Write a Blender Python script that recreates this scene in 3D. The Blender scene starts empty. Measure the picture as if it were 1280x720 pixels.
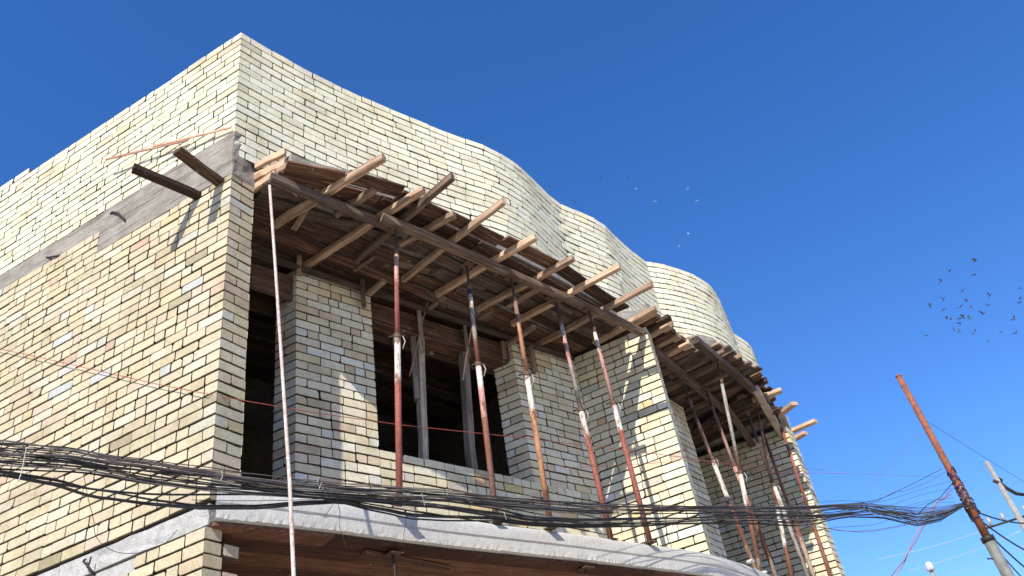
import bpy, math, random
from mathutils import Vector, Matrix
R = random.Random(7)
sc = bpy.context.scene
COL = sc.collection
# ------------------------------------------------------------------ survey helpers (metres; camera stands at 0,0,1.6)
F = 1064.0
PITCH = math.radians(35.62); ROLL = math.radians(-10.11)
FW = Vector((0, math.cos(PITCH), math.sin(PITCH)))
_r0 = Vector((1, 0, 0)); _u0 = _r0.cross(FW)
RT = _r0*math.cos(ROLL) + _u0*math.sin(ROLL)
UP = -_r0*math.sin(ROLL) + _u0*math.cos(ROLL)
CAM = Vector((0, 0, 1.6))
def ray(x, y): return ((x-640)*RT - (y-360)*UP + F*FW).normalized()
def at_dist(x, y, d):
    v = ray(x, y); return CAM + v*(d/math.hypot(v.x, v.y))
def on_z(x, y, z):
    v = ray(x, y); return CAM + v*((z-CAM.z)/v.z)
def az(a): a = math.radians(a); return Vector((math.sin(a), math.cos(a), 0))
def on_plane(x, y, P, a):
    n = Vector((math.cos(math.radians(a)), -math.sin(math.radians(a)), 0)); v = ray(x, y)
    return CAM + v*(((P-CAM).dot(n))/v.dot(n))
def V2(x, y, z=0): return Vector((x, y, z))

# ------------------------------------------------------------------ object helpers
def tag(o, label=None, cat=None, group=None, kind=None):
    if label: o['label'] = label
    if cat: o['category'] = cat
    if group: o['group'] = group
    if kind: o['kind'] = kind
    return o
def empty(name, loc, label, cat, group=None):
    o = bpy.data.objects.new(name, None); COL.objects.link(o); o.location = loc
    o.empty_display_size = .1
    return tag(o, label, cat, group)
def link(o, parent=None):
    COL.objects.link(o)
    if parent:
        off = Vector(parent.location)
        p = parent.parent
        while p: off += Vector(p.location); p = p.parent
        o.parent = parent; o.location = Vector(o.location) - off
    return o
def mesh_obj(name, verts, faces, mat, parent=None, origin=None, smooth=False, cols=None):
    me = bpy.data.meshes.new(name)
    og = Vector(origin) if origin is not None else (Vector(verts[0]) if verts else Vector())
    me.from_pydata([tuple(Vector(v)-og) for v in verts], [], faces)
    me.materials.append(mat)
    if cols is not None:
        ca = me.color_attributes.new('Col', 'FLOAT_COLOR', 'CORNER')
        buf = []
        for p, c in zip(me.polygons, cols):
            buf += list(c)*p.loop_total
        ca.data.foreach_set('color', buf)
    if smooth:
        me.polygons.foreach_set('use_smooth', [True]*len(me.polygons))
    me.update()
    o = bpy.data.objects.new(name, me); o.location = og
    return link(o, parent)

# ------------------------------------------------------------------ materials
def new_mat(name):
    m = bpy.data.materials.new(name); m.use_nodes = True
    nt = m.node_tree; b = nt.nodes['Principled BSDF']; b.inputs['Roughness'].default_value = .9
    b.inputs['Specular IOR Level'].default_value = .25
    return m, nt, b
def N(nt, t, **kw):
    n = nt.nodes.new(t)
    for k, v in kw.items():
        if k in n.inputs: n.inputs[k].default_value = v
        else: setattr(n, k, v)
    return n
def ramp(nt, stops, interp='LINEAR'):
    n = nt.nodes.new('ShaderNodeValToRGB'); cr = n.color_ramp; cr.interpolation = interp
    while len(cr.elements) > 1: cr.elements.remove(cr.elements[0])
    cr.elements[0].position = stops[0][0]; cr.elements[0].color = (*stops[0][1], 1)
    for p, c in stops[1:]:
        e = cr.elements.new(p); e.color = (*c, 1)
    return n
def mix(nt, a, b, fac, mode='MULTIPLY'):
    n = nt.nodes.new('ShaderNodeMix'); n.data_type = 'RGBA'; n.blend_type = mode
    for idx, val in ((6, a), (7, b), (0, fac)):
        if hasattr(val, 'links') or isinstance(val, bpy.types.NodeSocket): nt.links.new(val, n.inputs[idx])
        else: n.inputs[idx].default_value = (*val, 1) if isinstance(val, tuple) else val
    return n.outputs[2]
def bump(nt, b, src, strength, dist):
    n = N(nt, 'ShaderNodeBump'); n.inputs['Strength'].default_value = strength; n.inputs['Distance'].default_value = dist
    nt.links.new(src, n.inputs['Height']); nt.links.new(n.outputs[0], b.inputs['Normal'])

def brick_material():
    m, nt, b = new_mat('brick')
    a = N(nt, 'ShaderNodeVertexColor'); a.layer_name = 'Col'
    g = N(nt, 'ShaderNodeNewGeometry')
    n1 = N(nt, 'ShaderNodeTexNoise', Scale=38.0, Detail=6.0, Roughness=.7); nt.links.new(g.outputs['Position'], n1.inputs['Vector'])
    r1 = ramp(nt, [(.3, (.78, .75, .7)), (.5, (.97, .97, .96)), (.7, (1.05, 1.05, 1.05))]); nt.links.new(n1.outputs[0], r1.inputs[0])
    n2 = N(nt, 'ShaderNodeTexNoise', Scale=2.3, Detail=5.0, Roughness=.65); nt.links.new(g.outputs['Position'], n2.inputs['Vector'])
    r2 = ramp(nt, [(.32, (.8, .77, .72)), (.5, (1, 1, 1)), (.7, (1.04, 1.03, 1.02))]); nt.links.new(n2.outputs[0], r2.inputs[0])
    n3 = N(nt, 'ShaderNodeTexNoise', Scale=150.0, Detail=3.0); nt.links.new(g.outputs['Position'], n3.inputs['Vector'])
    r3 = ramp(nt, [(.28, (.55, .5, .42)), (.38, (1, 1, 1))]); nt.links.new(n3.outputs[0], r3.inputs[0])
    # mortar smears on the brick faces
    n4 = N(nt, 'ShaderNodeTexNoise', Scale=11.0, Detail=8.0, Roughness=.75); nt.links.new(g.outputs['Position'], n4.inputs['Vector'])
    r4 = ramp(nt, [(.62, (0, 0, 0)), (.7, (.4, .4, .4))]); nt.links.new(n4.outputs[0], r4.inputs[0])
    c = mix(nt, a.outputs[0], r1.outputs[0], 1.0); c = mix(nt, c, r2.outputs[0], 1.0); c = mix(nt, c, r3.outputs[0], .7)
    c = mix(nt, c, (.56, .53, .46), r4.outputs[0], 'MIX')
    nt.links.new(c, b.inputs['Base Color'])
    ad = N(nt, 'ShaderNodeMath', operation='MULTIPLY_ADD'); nt.links.new(n1.outputs[0], ad.inputs[0]); ad.inputs[1].default_value = 1.0; nt.links.new(n3.outputs[0], ad.inputs[2])
    bump(nt, b, ad.outputs[0], .7, .004)
    return m
def mortar_material(name, c1, c2):
    m, nt, b = new_mat(name)
    g = N(nt, 'ShaderNodeNewGeometry')
    n1 = N(nt, 'ShaderNodeTexNoise', Scale=30.0, Detail=6.0, Roughness=.7); nt.links.new(g.outputs['Position'], n1.inputs['Vector'])
    r1 = ramp(nt, [(.3, c1), (.7, c2)]); nt.links.new(n1.outputs[0], r1.inputs[0]); nt.links.new(r1.outputs[0], b.inputs['Base Color'])
    bump(nt, b, n1.outputs[0], 1.0, .012)
    return m
def concrete_material(name, c1, c2, scale=1.0, board=False, bd=.01, stain=(.45, .42, .38)):
    m, nt, b = new_mat(name)
    g = N(nt, 'ShaderNodeNewGeometry')
    n1 = N(nt, 'ShaderNodeTexNoise', Scale=5.0*scale, Detail=9.0, Roughness=.7); nt.links.new(g.outputs['Position'], n1.inputs['Vector'])
    r1 = ramp(nt, [(.3, c1), (.68, c2)]); nt.links.new(n1.outputs[0], r1.inputs[0])
    v = N(nt, 'ShaderNodeTexVoronoi', Scale=45.0*scale); nt.links.new(g.outputs['Position'], v.inputs['Vector'])
    r2 = ramp(nt, [(.06, (.25, .22, .2)), (.14, (1, 1, 1))]); nt.links.new(v.outputs['Distance'], r2.inputs[0])
    n5 = N(nt, 'ShaderNodeTexNoise', Scale=3.2, Detail=3.0); nt.links.new(g.outputs['Position'], n5.inputs['Vector'])
    r5 = ramp(nt, [(.48, (0, 0, 0)), (.6, (.8, .8, .8))]); nt.links.new(n5.outputs[0], r5.inputs[0])
    c = mix(nt, r1.outputs[0], r2.outputs[0], r5.outputs[0])
    n3 = N(nt, 'ShaderNodeTexNoise', Scale=90.0, Detail=4.0); nt.links.new(g.outputs['Position'], n3.inputs['Vector'])
    r3 = ramp(nt, [(.3, (.75, .74, .72)), (.55, (1, 1, 1))]); nt.links.new(n3.outputs[0], r3.inputs[0])
    c = mix(nt, c, r3.outputs[0], .8)
    h = n1.outputs[0]
    if board:
        mp = N(nt, 'ShaderNodeMapping'); mp.inputs['Scale'].default_value = (1.2, 1.2, 34); nt.links.new(g.outputs['Position'], mp.inputs[0])
        w = N(nt, 'ShaderNodeTexNoise', Scale=1.0, Detail=4.0, Roughness=.6); nt.links.new(mp.outputs[0], w.inputs['Vector'])
        r4 = ramp(nt, [(.36, (.5, .46, .42)), (.46, (1, 1, 1)), (.6, (.88, .86, .84))]); nt.links.new(w.outputs[0], r4.inputs[0])
        c = mix(nt, c, r4.outputs[0], .85)
        h = w.outputs[0]
    nt.links.new(c, b.inputs['Base Color'])
    ad = N(nt, 'ShaderNodeMath', operation='MULTIPLY_ADD'); nt.links.new(h, ad.inputs[0]); ad.inputs[1].default_value = 1.6; nt.links.new(n3.outputs[0], ad.inputs[2])
    bump(nt, b, ad.outputs[0], .8, bd)
    return m
def wood_material(name, dark, mid, light, gap=.5, dirt=.5):
    m, nt, b = new_mat(name)
    tc = N(nt, 'ShaderNodeTexCoord'); oi = N(nt, 'ShaderNodeObjectInfo')
    cmb = N(nt, 'ShaderNodeVectorMath', operation='MULTIPLY_ADD')
    nt.links.new(oi.outputs['Random'], cmb.inputs[0]); cmb.inputs[1].default_value = (37, 17, 23)
    nt.links.new(tc.outputs['Object'], cmb.inputs[2])
    mp = N(nt, 'ShaderNodeMapping'); mp.inputs['Scale'].default_value = (2.2, 48, 48); nt.links.new(cmb.outputs[0], mp.inputs[0])
    n1 = N(nt, 'ShaderNodeTexNoise', Scale=1.0, Detail=6.0, Roughness=.65, Distortion=.6); nt.links.new(mp.outputs[0], n1.inputs['Vector'])
    r1 = ramp(nt, [(.28, dark), (.5, mid), (.72, light)]); nt.links.new(n1.outputs[0], r1.inputs[0])
    n2 = N(nt, 'ShaderNodeTexNoise', Scale=4.0, Detail=6.0, Roughness=.7); nt.links.new(cmb.outputs[0], n2.inputs['Vector'])
    r2 = ramp(nt, [(.35, (.45, .42, .4)), (.52, (1, 1, 1)), (.75, (1.25, 1.2, 1.12))]); nt.links.new(n2.outputs[0], r2.inputs[0])
    c = mix(nt, r1.outputs[0], r2.outputs[0], dirt)
    # cement drips
    n3 = N(nt, 'ShaderNodeTexNoise', Scale=13.0, Detail=5.0, Roughness=.7); nt.links.new(cmb.outputs[0], n3.inputs['Vector'])
    r3 = ramp(nt, [(.64, (0, 0, 0)), (.7, (.6, .6, .6))]); nt.links.new(n3.outputs[0], r3.inputs[0])
    c = mix(nt, c, (.36, .33, .29), r3.outputs[0], 'MIX')
    rv = ramp(nt, [(0, (.5, .47, .45)), (.5, (1, .98, .96)), (1, (1.7, 1.6, 1.5))]); nt.links.new(oi.outputs['Random'], rv.inputs[0])
    c = mix(nt, c, rv.outputs[0], 1.0)
    nt.links.new(c, b.inputs['Base Color'])
    bump(nt, b, n1.outputs[0], .6, .006)
    return m
def plain(name, c, rough=.6, metal=0.0, var=.35, scale=20):
    m, nt, b = new_mat(name)
    tc = N(nt, 'ShaderNodeTexCoord')
    n1 = N(nt, 'ShaderNodeTexNoise', Scale=float(scale), Detail=5.0, Roughness=.7); nt.links.new(tc.outputs['Object'], n1.inputs['Vector'])
    r1 = ramp(nt, [(.3, tuple(x*(1-var) for x in c)), (.7, tuple(min(1, x*(1+var*.6)) for x in c))]); nt.links.new(n1.outputs[0], r1.inputs[0])
    nt.links.new(r1.outputs[0], b.inputs['Base Color']); b.inputs['Roughness'].default_value = rough; b.inputs['Metallic'].default_value = metal
    bump(nt, b, n1.outputs[0], .3, .002)
    return m
def banded(name, stops, rust=(.16, .055, .03)):
    """worn paint on a tube; stops = (height share from the foot, colour), object Z runs along the tube"""
    m, nt, b = new_mat(name)
    tc = N(nt, 'ShaderNodeTexCoord'); sx = N(nt, 'ShaderNodeSeparateXYZ'); nt.links.new(tc.outputs['Object'], sx.inputs[0])
    n1 = N(nt, 'ShaderNodeTexNoise', Scale=26.0, Detail=6.0, Roughness=.75); nt.links.new(tc.outputs['Object'], n1.inputs['Vector'])
    ma = N(nt, 'ShaderNodeMath', operation='MULTIPLY_ADD'); nt.links.new(n1.outputs[0], ma.inputs[0]); ma.inputs[1].default_value = .14
    dv = N(nt, 'ShaderNodeMath', operation='DIVIDE'); nt.links.new(sx.outputs[2], dv.inputs[0]); dv.inputs[1].default_value = 3.0
    nt.links.new(dv.outputs[0], ma.inputs[2])
    su = N(nt, 'ShaderNodeMath', operation='SUBTRACT'); nt.links.new(ma.outputs[0], su.inputs[0]); su.inputs[1].default_value = .07
    r1 = ramp(nt, [(p, c) for p, c in stops], 'CONSTANT'); nt.links.new(su.outputs[0], r1.inputs[0])
    mp = N(nt, 'ShaderNodeMapping'); mp.inputs['Scale'].default_value = (14, 14, 3.5); nt.links.new(tc.outputs['Object'], mp.inputs[0])
    n2 = N(nt, 'ShaderNodeTexNoise', Scale=1.6, Detail=8.0, Roughness=.72); nt.links.new(mp.outputs[0], n2.inputs['Vector'])
    r2 = ramp(nt, [(.5, (0, 0, 0)), (.6, (.85, .85, .85))]); nt.links.new(n2.outputs[0], r2.inputs[0])
    c = mix(nt, r1.outputs[0], rust, r2.outputs[0], 'MIX')
    n3 = N(nt, 'ShaderNodeTexNoise', Scale=60.0, Detail=4.0); nt.links.new(tc.outputs['Object'], n3.inputs['Vector'])
    r3 = ramp(nt, [(.3, (.6, .58, .55)), (.6, (1.1, 1.1, 1.1))]); nt.links.new(n3.outputs[0], r3.inputs[0])
    c = mix(nt, c, r3.outputs[0], .9)
    nt.links.new(c, b.inputs['Base Color']); b.inputs['Roughness'].default_value = .7
    bump(nt, b, n2.outputs[0], .4, .003)
    return m

M_BRICK = brick_material()
M_MORTAR = mortar_material('mortar', (.018, .015, .012), (.07, .058, .043))
M_CONC = concrete_material('board_marked_concrete', (.19, .168, .14), (.36, .33, .285), board=True)
M_SLAB = concrete_material('slab_concrete', (.43, .41, .375), (.56, .535, .49), 1.0, bd=.004)
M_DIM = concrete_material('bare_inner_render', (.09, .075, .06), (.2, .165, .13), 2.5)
M_RENDER = concrete_material('grey_render', (.3, .29, .27), (.48, .46, .43), 2.5)
M_WOOD = wood_material('joist_wood', (.075, .05, .035), (.21, .145, .1), (.42, .325, .24))
M_TIP = wood_material('weathered_wood', (.16, .1, .07), (.34, .235, .16), (.52, .4, .29))
M_BOARD = wood_material('formwork_board', (.014, .009, .007), (.072, .039, .026), (.21, .125, .08))
M_BOARD2 = wood_material('grey_formwork_board', (.04, .03, .025), (.12, .085, .065), (.22, .17, .135))
M_SOFFIT = wood_material('soffit_board', (.045, .02, .014), (.115, .055, .035), (.19, .1, .065))
M_DARKWOOD = wood_material('creosoted_plank', (.02, .013, .01), (.06, .035, .025), (.11, .07, .05))
M_POST = wood_material('grey_post', (.13, .11, .09), (.27, .23, .19), (.42, .37, .31))
M_BLACK = plain('black_cable', (.026, .025, .026), .6, 0, .4, 60)
M_GREYC = plain('grey_cable', (.16, .145, .135), .6, 0, .5, 60)
M_BROWNC = plain('brown_cable', (.13, .085, .07), .6, 0, .4, 60)
M_REDW = plain('red_wire', (.3, .07, .05), .6, 0, .3, 60)
M_TIE = plain('tie_wire', (.4, .36, .3), .5, .3, .3, 60)
M_REBAR = plain('rebar', (.05, .04, .04), .7, .4, .4, 60)
M_STEEL = plain('dark_steel', (.05, .038, .033), .6, .5, .5, 50)
M_RUSTPOLE = plain('rusty_pipe', (.27, .1, .055), .8, .1, .6, 9)
M_GREYPOLE = plain('galvanised_pipe', (.2, .2, .18), .6, .2, .35, 9)
M_CONPOLE = plain('concrete_pole', (.27, .26, .23), .9, 0, .3, 9)
M_LATH = wood_material('pink_lath', (.3, .15, .1), (.5, .3, .22), (.62, .42, .33))
M_BIRD = plain('dark_feather', (.08, .08, .09), .8, 0, .4, 20)
M_PALEBIRD = plain('pale_feather', (.45, .5, .55), .8, 0, .2, 20)
M_PURPLE = plain('purple_tape', (.09, .05, .13), .5, 0, .5, 40)
M_WHITE = plain('white_wire', (.6, .6, .62), .5, 0, .1, 40)

# ------------------------------------------------------------------ brick walls
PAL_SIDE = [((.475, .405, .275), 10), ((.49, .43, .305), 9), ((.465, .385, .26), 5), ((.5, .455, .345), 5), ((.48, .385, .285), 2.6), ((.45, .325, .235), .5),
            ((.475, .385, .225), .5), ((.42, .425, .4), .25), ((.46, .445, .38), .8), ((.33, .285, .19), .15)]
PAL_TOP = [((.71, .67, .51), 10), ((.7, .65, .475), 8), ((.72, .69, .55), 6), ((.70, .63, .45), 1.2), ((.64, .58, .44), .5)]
PAL_TOPS = [((.62, .58, .425), 10), ((.61, .56, .395), 8), ((.64, .605, .47), 6), ((.58, .52, .37), 1.6), ((.53, .47, .35), .8)]  # same parapet brick, darkened for the sun-facing side: light balance put into the colour
PAL_PIER = [((.66, .58, .42), 8), ((.61, .51, .35), 5), ((.69, .62, .47), 6), ((.65, .63, .56), 2.2), ((.53, .42, .3), 1.6), ((.61, .49, .37), 1.8), ((.7, .66, .54), 3)]
PAL_FIN = [((.62, .565, .41), 10), ((.61, .53, .37), 6), ((.65, .61, .48), 6), ((.58, .38, .24), .35), ((.6, .46, .26), .5), ((.62, .62, .6), .5), ((.44, .36, .27), .4), ((.48, .44, .36), .8)]
def pick(pal):
    t = R.random()*sum(w for _, w in pal)
    for c, w in pal:
        t -= w
        if t <= 0: break
    k = R.uniform(.95, 1.05) if pal in (PAL_TOP, PAL_TOPS) else R.uniform(.93, 1.05)
    return (c[0]*k, c[1]*k*R.uniform(.992, 1.012), c[2]*k*R.uniform(.95, 1.03), 1)

CH = .0865
class Wall:
    def __init__(s): s.v = []; s.f = []; s.c = []; s.mv = []; s.mf = []
    def brick(s, a, b, ia, ib, z0, z1, depth=.07, col=(.6, .5, .4, 1), sharp_a=False, sharp_b=False, proud=0):
        j = lambda r: R.uniform(-r, r)
        base = len(s.v)
        d = (b-a); L = d.length
        if L < .012: return
        d = d/L
        pr = proud + j(.003)
        ca = 0.0 if sharp_a else .0006; cb = .0 if sharp_b else .0006
        cut = [R.uniform(.0008, .005) if R.random() < .82 else R.uniform(.006, .022) for _ in range(4)]
        if sharp_a: cut[0] *= .5; cut[3] *= .5
        if sharp_b: cut[1] *= .5; cut[2] *= .5
        H = z1-z0; x0, x1 = ca, L-cb
        nm = 3 if L > .16 else 1
        w1 = [R.uniform(0, .0022) for _ in range(nm+2)]; w2 = [R.uniform(0, .0022) for _ in range(nm+2)]
        # outline (along, up), counter-clockwise, corners knocked off, long edges slightly wavy
        ol = [(x0+cut[0]*R.uniform(.5, 1.2), w1[0])]
        ol += [(x0+(x1-x0)*(q+1)/(nm+1)+j(.012), w1[q+1]) for q in range(nm)]
        ol += [(x1-cut[1]*R.uniform(.5, 1.2), w1[-1]), (x1, cut[1])]
        ol += [(x1, H-cut[2]), (x1-cut[2]*R.uniform(.5, 1.2), H-w2[-1])]
        ol += [(x0+(x1-x0)*(nm-q)/(nm+1)+j(.012), H-w2[nm-q]) for q in range(nm)]
        ol += [(x0+cut[3]*R.uniform(.5, 1.2), H-w2[0]), (x0, H-cut[3]), (x0, cut[0])]
        n = len(ol); t0, t1, t2, t3 = pr+j(.0006), pr+j(.0006), pr+j(.0006), pr+j(.0006)
        cen = (.5*(x0+x1), .5*H)
        rings = []
        for ring in range(3):
            for (x, z) in ol:
                k = min(max(x/L, 0), 1); i = ia.lerp(ib, k); p = a.lerp(b, k)
                if ring == 0:
                    e = R.uniform(.0012, .0034)
                    sx = x + (e if x < cen[0] else -e)*(.35 if (x < cen[0] and sharp_a) or (x > cen[0] and sharp_b) else .8)
                    p = a.lerp(b, sx/L); z = z + (e if z < cen[1] else -e)
                    q = p - i*(pr + t0*.3*(k-.5))
                elif ring == 1: q = p + i*(R.uniform(.003, .0065) - pr)
                else: q = p + i*depth
                s.v.append((q.x, q.y, z0+z))
        s.f.append(tuple(base+i for i in range(n))); s.c.append(col)
        mc = (.13, .11, .085, 1)  # mortar tone on joint faces, also painted dark to hide sunlit brick ends
        for k in range(n):
            l = (k+1) % n
            vert = abs(ol[k][0]-ol[l][0]) < 1e-6
            s.f.append((base+n+k, base+n+l, base+l, base+k)); s.c.append((col[0]*.62, col[1]*.6, col[2]*.56, 1) if vert and not (sharp_a and ol[k][0] < cen[0]) and not (sharp_b and ol[k][0] > cen[0]) else col)  # upright end edges painted darker to suppress sun glints
            s.f.append((base+2*n+k, base+2*n+l, base+n+l, base+n+k)); s.c.append(mc)
    def run(s, pts, z0, z1, pal, joint=.0108, stretch=.62, startm=None, endm=None, thick=.23, seed=0, back=True, phase=0, ragged=None, skip=0, ch=None, startcols=None, endcols=None, inset=.024):
        """pts walk with the outside on the right hand; startm/endm = directions of the neighbouring run at a sharp corner"""
        pts = [Vector((p[0], p[1], 0)) for p in pts]
        S = [0]
        for a, b in zip(pts, pts[1:]): S.append(S[-1]+(b-a).length)
        T = S[-1]
        dirs = [(b-a).normalized() for a, b in zip(pts, pts[1:])]
        inn = lambda d: Vector((-d.y, d.x, 0))
        vn = []
        for i in range(len(pts)):
            if i == 0: v = inn(dirs[0]); o = inn(startm) if startm is not None else None
            elif i == len(pts)-1: v = inn(dirs[-1]); o = inn(endm) if endm is not None else None
            else: v = inn(dirs[i-1]); o = inn(dirs[i])
            if o is not None:
                m = (v+o).normalized(); v = m/max(.3, m.dot(v))
            vn.append(v)
        def at(t):
            t = min(max(t, 0), T)
            for i in range(len(dirs)):
                if t <= S[i+1] or i == len(dirs)-1:
                    k = (t-S[i])/(S[i+1]-S[i]); return pts[i].lerp(pts[i+1], k), vn[i].lerp(vn[i+1], k)
        rr = random.Random(seed)
        CHh = ch or CH
        nrow = int(math.ceil((z1-z0)/CHh - .15))
        starts, ends = {}, {}
        wr = [R.uniform(0, 6.28) for _ in range(2)]
        for r_ in range(nrow):
            za = z0 + r_*CHh; zb = min(za + CHh, z1+.02)
            t = 0.0; first = True; k = (r_+phase) % 2
            wob = [wr[0]+r_*.25, wr[1]+r_*.6+R.uniform(-.3, .3)]
            while t < T-.02:
                if first: L = .235 if k else .112
                else: L = .235 if R.random() < (.82 if pal in (PAL_TOP, PAL_TOPS) else stretch) else .112
                L *= R.uniform(.95, 1.04)
                if T-(t+L) < .07: L = T-t
                t1 = min(t+L, T)
                (a, ia), (b, ib) = at(t), at(t1 if t1 > T-.001 else t1-(R.uniform(.003, .008) if R.random() < .965 else R.uniform(.009, .018)))
                col = pick(pal)
                if first:
                    if startcols and r_ in startcols: col = startcols[r_]
                    starts[r_] = col
                if t1 >= T-.001:
                    if endcols and r_ in endcols: col = endcols[r_]
                    ends[r_] = col
                zw = .005*math.sin(t*2.1+wob[0]) + .002*math.sin(t*5.3+wob[1]) + R.uniform(-.0012, .0012)
                j = joint*R.uniform(.75, 1.25)
                ok = True
                if ragged and not ragged(.5*(t+t1), .5*(za+zb)): ok = False
                if R.random() < skip and not first and t1 < T-.01: ok = False
                if ok:
                    s.brick(a, b, ia, ib, za+j*.5+zw, zb-j*.5+zw, col=col, sharp_a=first and startm is not None, sharp_b=t1 >= T-.001 and endm is not None, proud=(0 if first or t1 >= T-.01 else .004*(R.random()-.5)))
                t = t1 if t1 >= T-.001 else t1
                first = False
        if back:
            base = len(s.mv); n = 0
            ts = sorted(set([0, T]+S+[T*i/6 for i in range(7)]))
            for t in ts:
                p, i = at(t); a = p + i*inset; b = p + i*thick
                zt = z1-.004
                for q, z in ((a, z0), (a, zt), (b, zt), (b, z0)): s.mv.append((q.x, q.y, z))
                n += 1
            for k in range(n-1):
                o = base+4*k
                for e in range(4):
                    f = (e+1) % 4; s.mf.append((o+e, o+f, o+4+f, o+4+e))
            s.mf.append((base, base+3, base+2, base+1)); o = base+4*(n-1); s.mf.append((o, o+1, o+2, o+3))
        return starts, ends
    def build(s, name, parent, label=None):
        o = mesh_obj(name, s.v, s.f, M_BRICK, parent, cols=s.c)
        if s.mv:
            mesh_obj('mortar', s.mv, s.mf, M_MORTAR, o)
        if label: o['label'] = label
        return o

def smooth_path(pts, n=6):
    P = [Vector((p[0], p[1], 0)) for p in pts]; out = []
    for i in range(len(P)-1):
        a, b = P[i], P[i+1]; p0 = P[i-1] if i else a*2-b; p3 = P[i+2] if i+2 < len(P) else b*2-a
        for k in range(n):
            t = k/n
            out.append(.5*((2*a)+(b-p0)*t+(2*p0-5*a+4*b-p3)*t*t+(3*a-p0-3*b+p3)*t**3))
    out.append(P[-1]); return out

# key plan points
A0 = V2(-2.104, 4.918)                       # street corner of the building
AL = az(-65.65)                              # side wall runs away along this
PF = V2(-1.990, 5.120)                       # inner edge of the corner pier
RC0 = V2(-1.94, 6.12); RC1 = V2(.575, 8.685) # recessed wall of the first bay
RU = (RC1-RC0).normalized()
F1 = V2(1.42, 8.29)                          # front edge of the dividing fin wall
F2 = V2(3.60, 11.72)                         # front edge of the end fin wall
U2 = (F2-F1).normalized()
RC2 = V2(2.70, 12.10)
LF = A0 + AL*7.5                              # far end of the side wall
Z_SOF, Z_FLOOR, Z_BS, Z_DECK, Z_TOP = 3.77, 4.0, 6.78, 6.97, 8.63

bld = empty('brick_building', (A0.x, A0.y, 0), 'two storey pale brick building under construction with a wavy parapet', 'building')
# side wall, lower storeys --------------------------------------------------
w = Wall()
BRK = 1.62
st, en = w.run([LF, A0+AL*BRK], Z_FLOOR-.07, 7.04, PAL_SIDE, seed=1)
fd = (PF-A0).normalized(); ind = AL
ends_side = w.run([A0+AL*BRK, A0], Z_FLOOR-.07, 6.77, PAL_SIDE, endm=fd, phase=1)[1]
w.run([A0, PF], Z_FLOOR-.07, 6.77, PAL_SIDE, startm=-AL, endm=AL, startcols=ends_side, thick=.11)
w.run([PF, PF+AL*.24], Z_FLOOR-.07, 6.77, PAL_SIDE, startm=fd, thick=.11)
w.build('side_wall', bld)
# ground storey pier with stepped top ----------------------------------------
w = Wall()
gz = Z_SOF-.02
def rag(t, z):
    d = 1.35-t
    return z < gz - .087*max(0, int((d-.36)/.24))
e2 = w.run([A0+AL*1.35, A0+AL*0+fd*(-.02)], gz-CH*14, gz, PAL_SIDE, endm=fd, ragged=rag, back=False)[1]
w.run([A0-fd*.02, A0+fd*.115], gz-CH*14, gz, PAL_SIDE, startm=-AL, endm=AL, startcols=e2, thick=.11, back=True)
# toothing bricks left sticking out for the next wall
for i in range(7):
    z = gz - CH*(2*i+2) + .01
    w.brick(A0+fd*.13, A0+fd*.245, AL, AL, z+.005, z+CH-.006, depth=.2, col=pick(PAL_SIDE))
w.build('ground_floor_pier', bld)
mesh_obj('ground_floor_wall', *(lambda a, b, t: ([*( (a+AL*.5).to_tuple()[:2]+(0,), (a+AL*.5).to_tuple()[:2]+(gz,), b.to_tuple()[:2]+(gz,), b.to_tuple()[:2]+(0,) )] +
    [ (a+AL*.5+t).to_tuple()[:2]+(0,), (a+AL*.5+t).to_tuple()[:2]+(gz,), (b+t).to_tuple()[:2]+(gz,), (b+t).to_tuple()[:2]+(0,) ],
    [(0, 1, 2, 3), (7, 6, 5, 4), (0, 4, 5, 1), (1, 5, 6, 2), (2, 6, 7, 3), (3, 7, 4, 0)]))(A0+Vector((.4123, .91104, 0))*.016, LF+Vector((.4123, .91104, 0))*.016, Vector((.4123, .91104, 0))*.09), M_RENDER, bld)

def prism(name, poly, z0, z1, mat, parent, jitter=0, cuts=1, label=None):
    """closed vertical prism from a plan polygon"""
    n = len(poly); v = []; f = []
    zs = [z0+(z1-z0)*k/cuts for k in range(cuts+1)]
    for z in zs:
        for p in poly: v.append((p[0]+R.uniform(-jitter, jitter), p[1]+R.uniform(-jitter, jitter), z+R.uniform(-jitter, jitter)*.6))
    for k in range(cuts):
        for i in range(n):
            j = (i+1) % n; f.append((k*n+i, k*n+j, (k+1)*n+j, (k+1)*n+i))
    f.append(tuple(range(n))[::-1]); f.append(tuple(range(cuts*n, cuts*n+n)))
    o = mesh_obj(name, v, f, mat, parent)
    if label: o['label'] = label
    return o
NI = Vector((.4123, .91104, 0))     # inward normal of the side wall
def dense(a, b, n): return [a.lerp(b, i/n) for i in range(n)]
# concrete ring beam at roof level: deep near the corner, shallow further back
def beam_poly(a, b, out, back, n=14): return dense(a-NI*out, b-NI*out, n)+[b-NI*out]+dense(b+NI*back, a+NI*back, 2)+[a+NI*back]
prism('ring_beam', beam_poly(A0+AL*.0-NI*.0, A0+AL*1.61, .004, .22, 16), 6.77, 7.262, M_CONC, bld, .003, 6)
prism('ring_beam', beam_poly(A0+AL*1.615, LF, -.006, .22, 40), 7.03, 7.262, M_CONC, bld, .004, 4)
# its end over the corner pier, and the rough fillet to the roof slab
endp = [A0+NI*.0+Vector((0.0005, -.0005, 0)), A0+fd*.29, A0+fd*.29+AL*.3, A0+AL*.3+NI*.01]
fdn = Vector((fd.y, -fd.x, 0))
prism('beam_end', dense(A0+fdn*.006, A0+fdn*.006+fd*.30, 6)+[A0+fdn*.006+fd*.30, A0+fd*.30+AL*.25, A0+AL*.25+NI*.02], 6.765, 7.258, M_CONC, bld, .006, 7)
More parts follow.
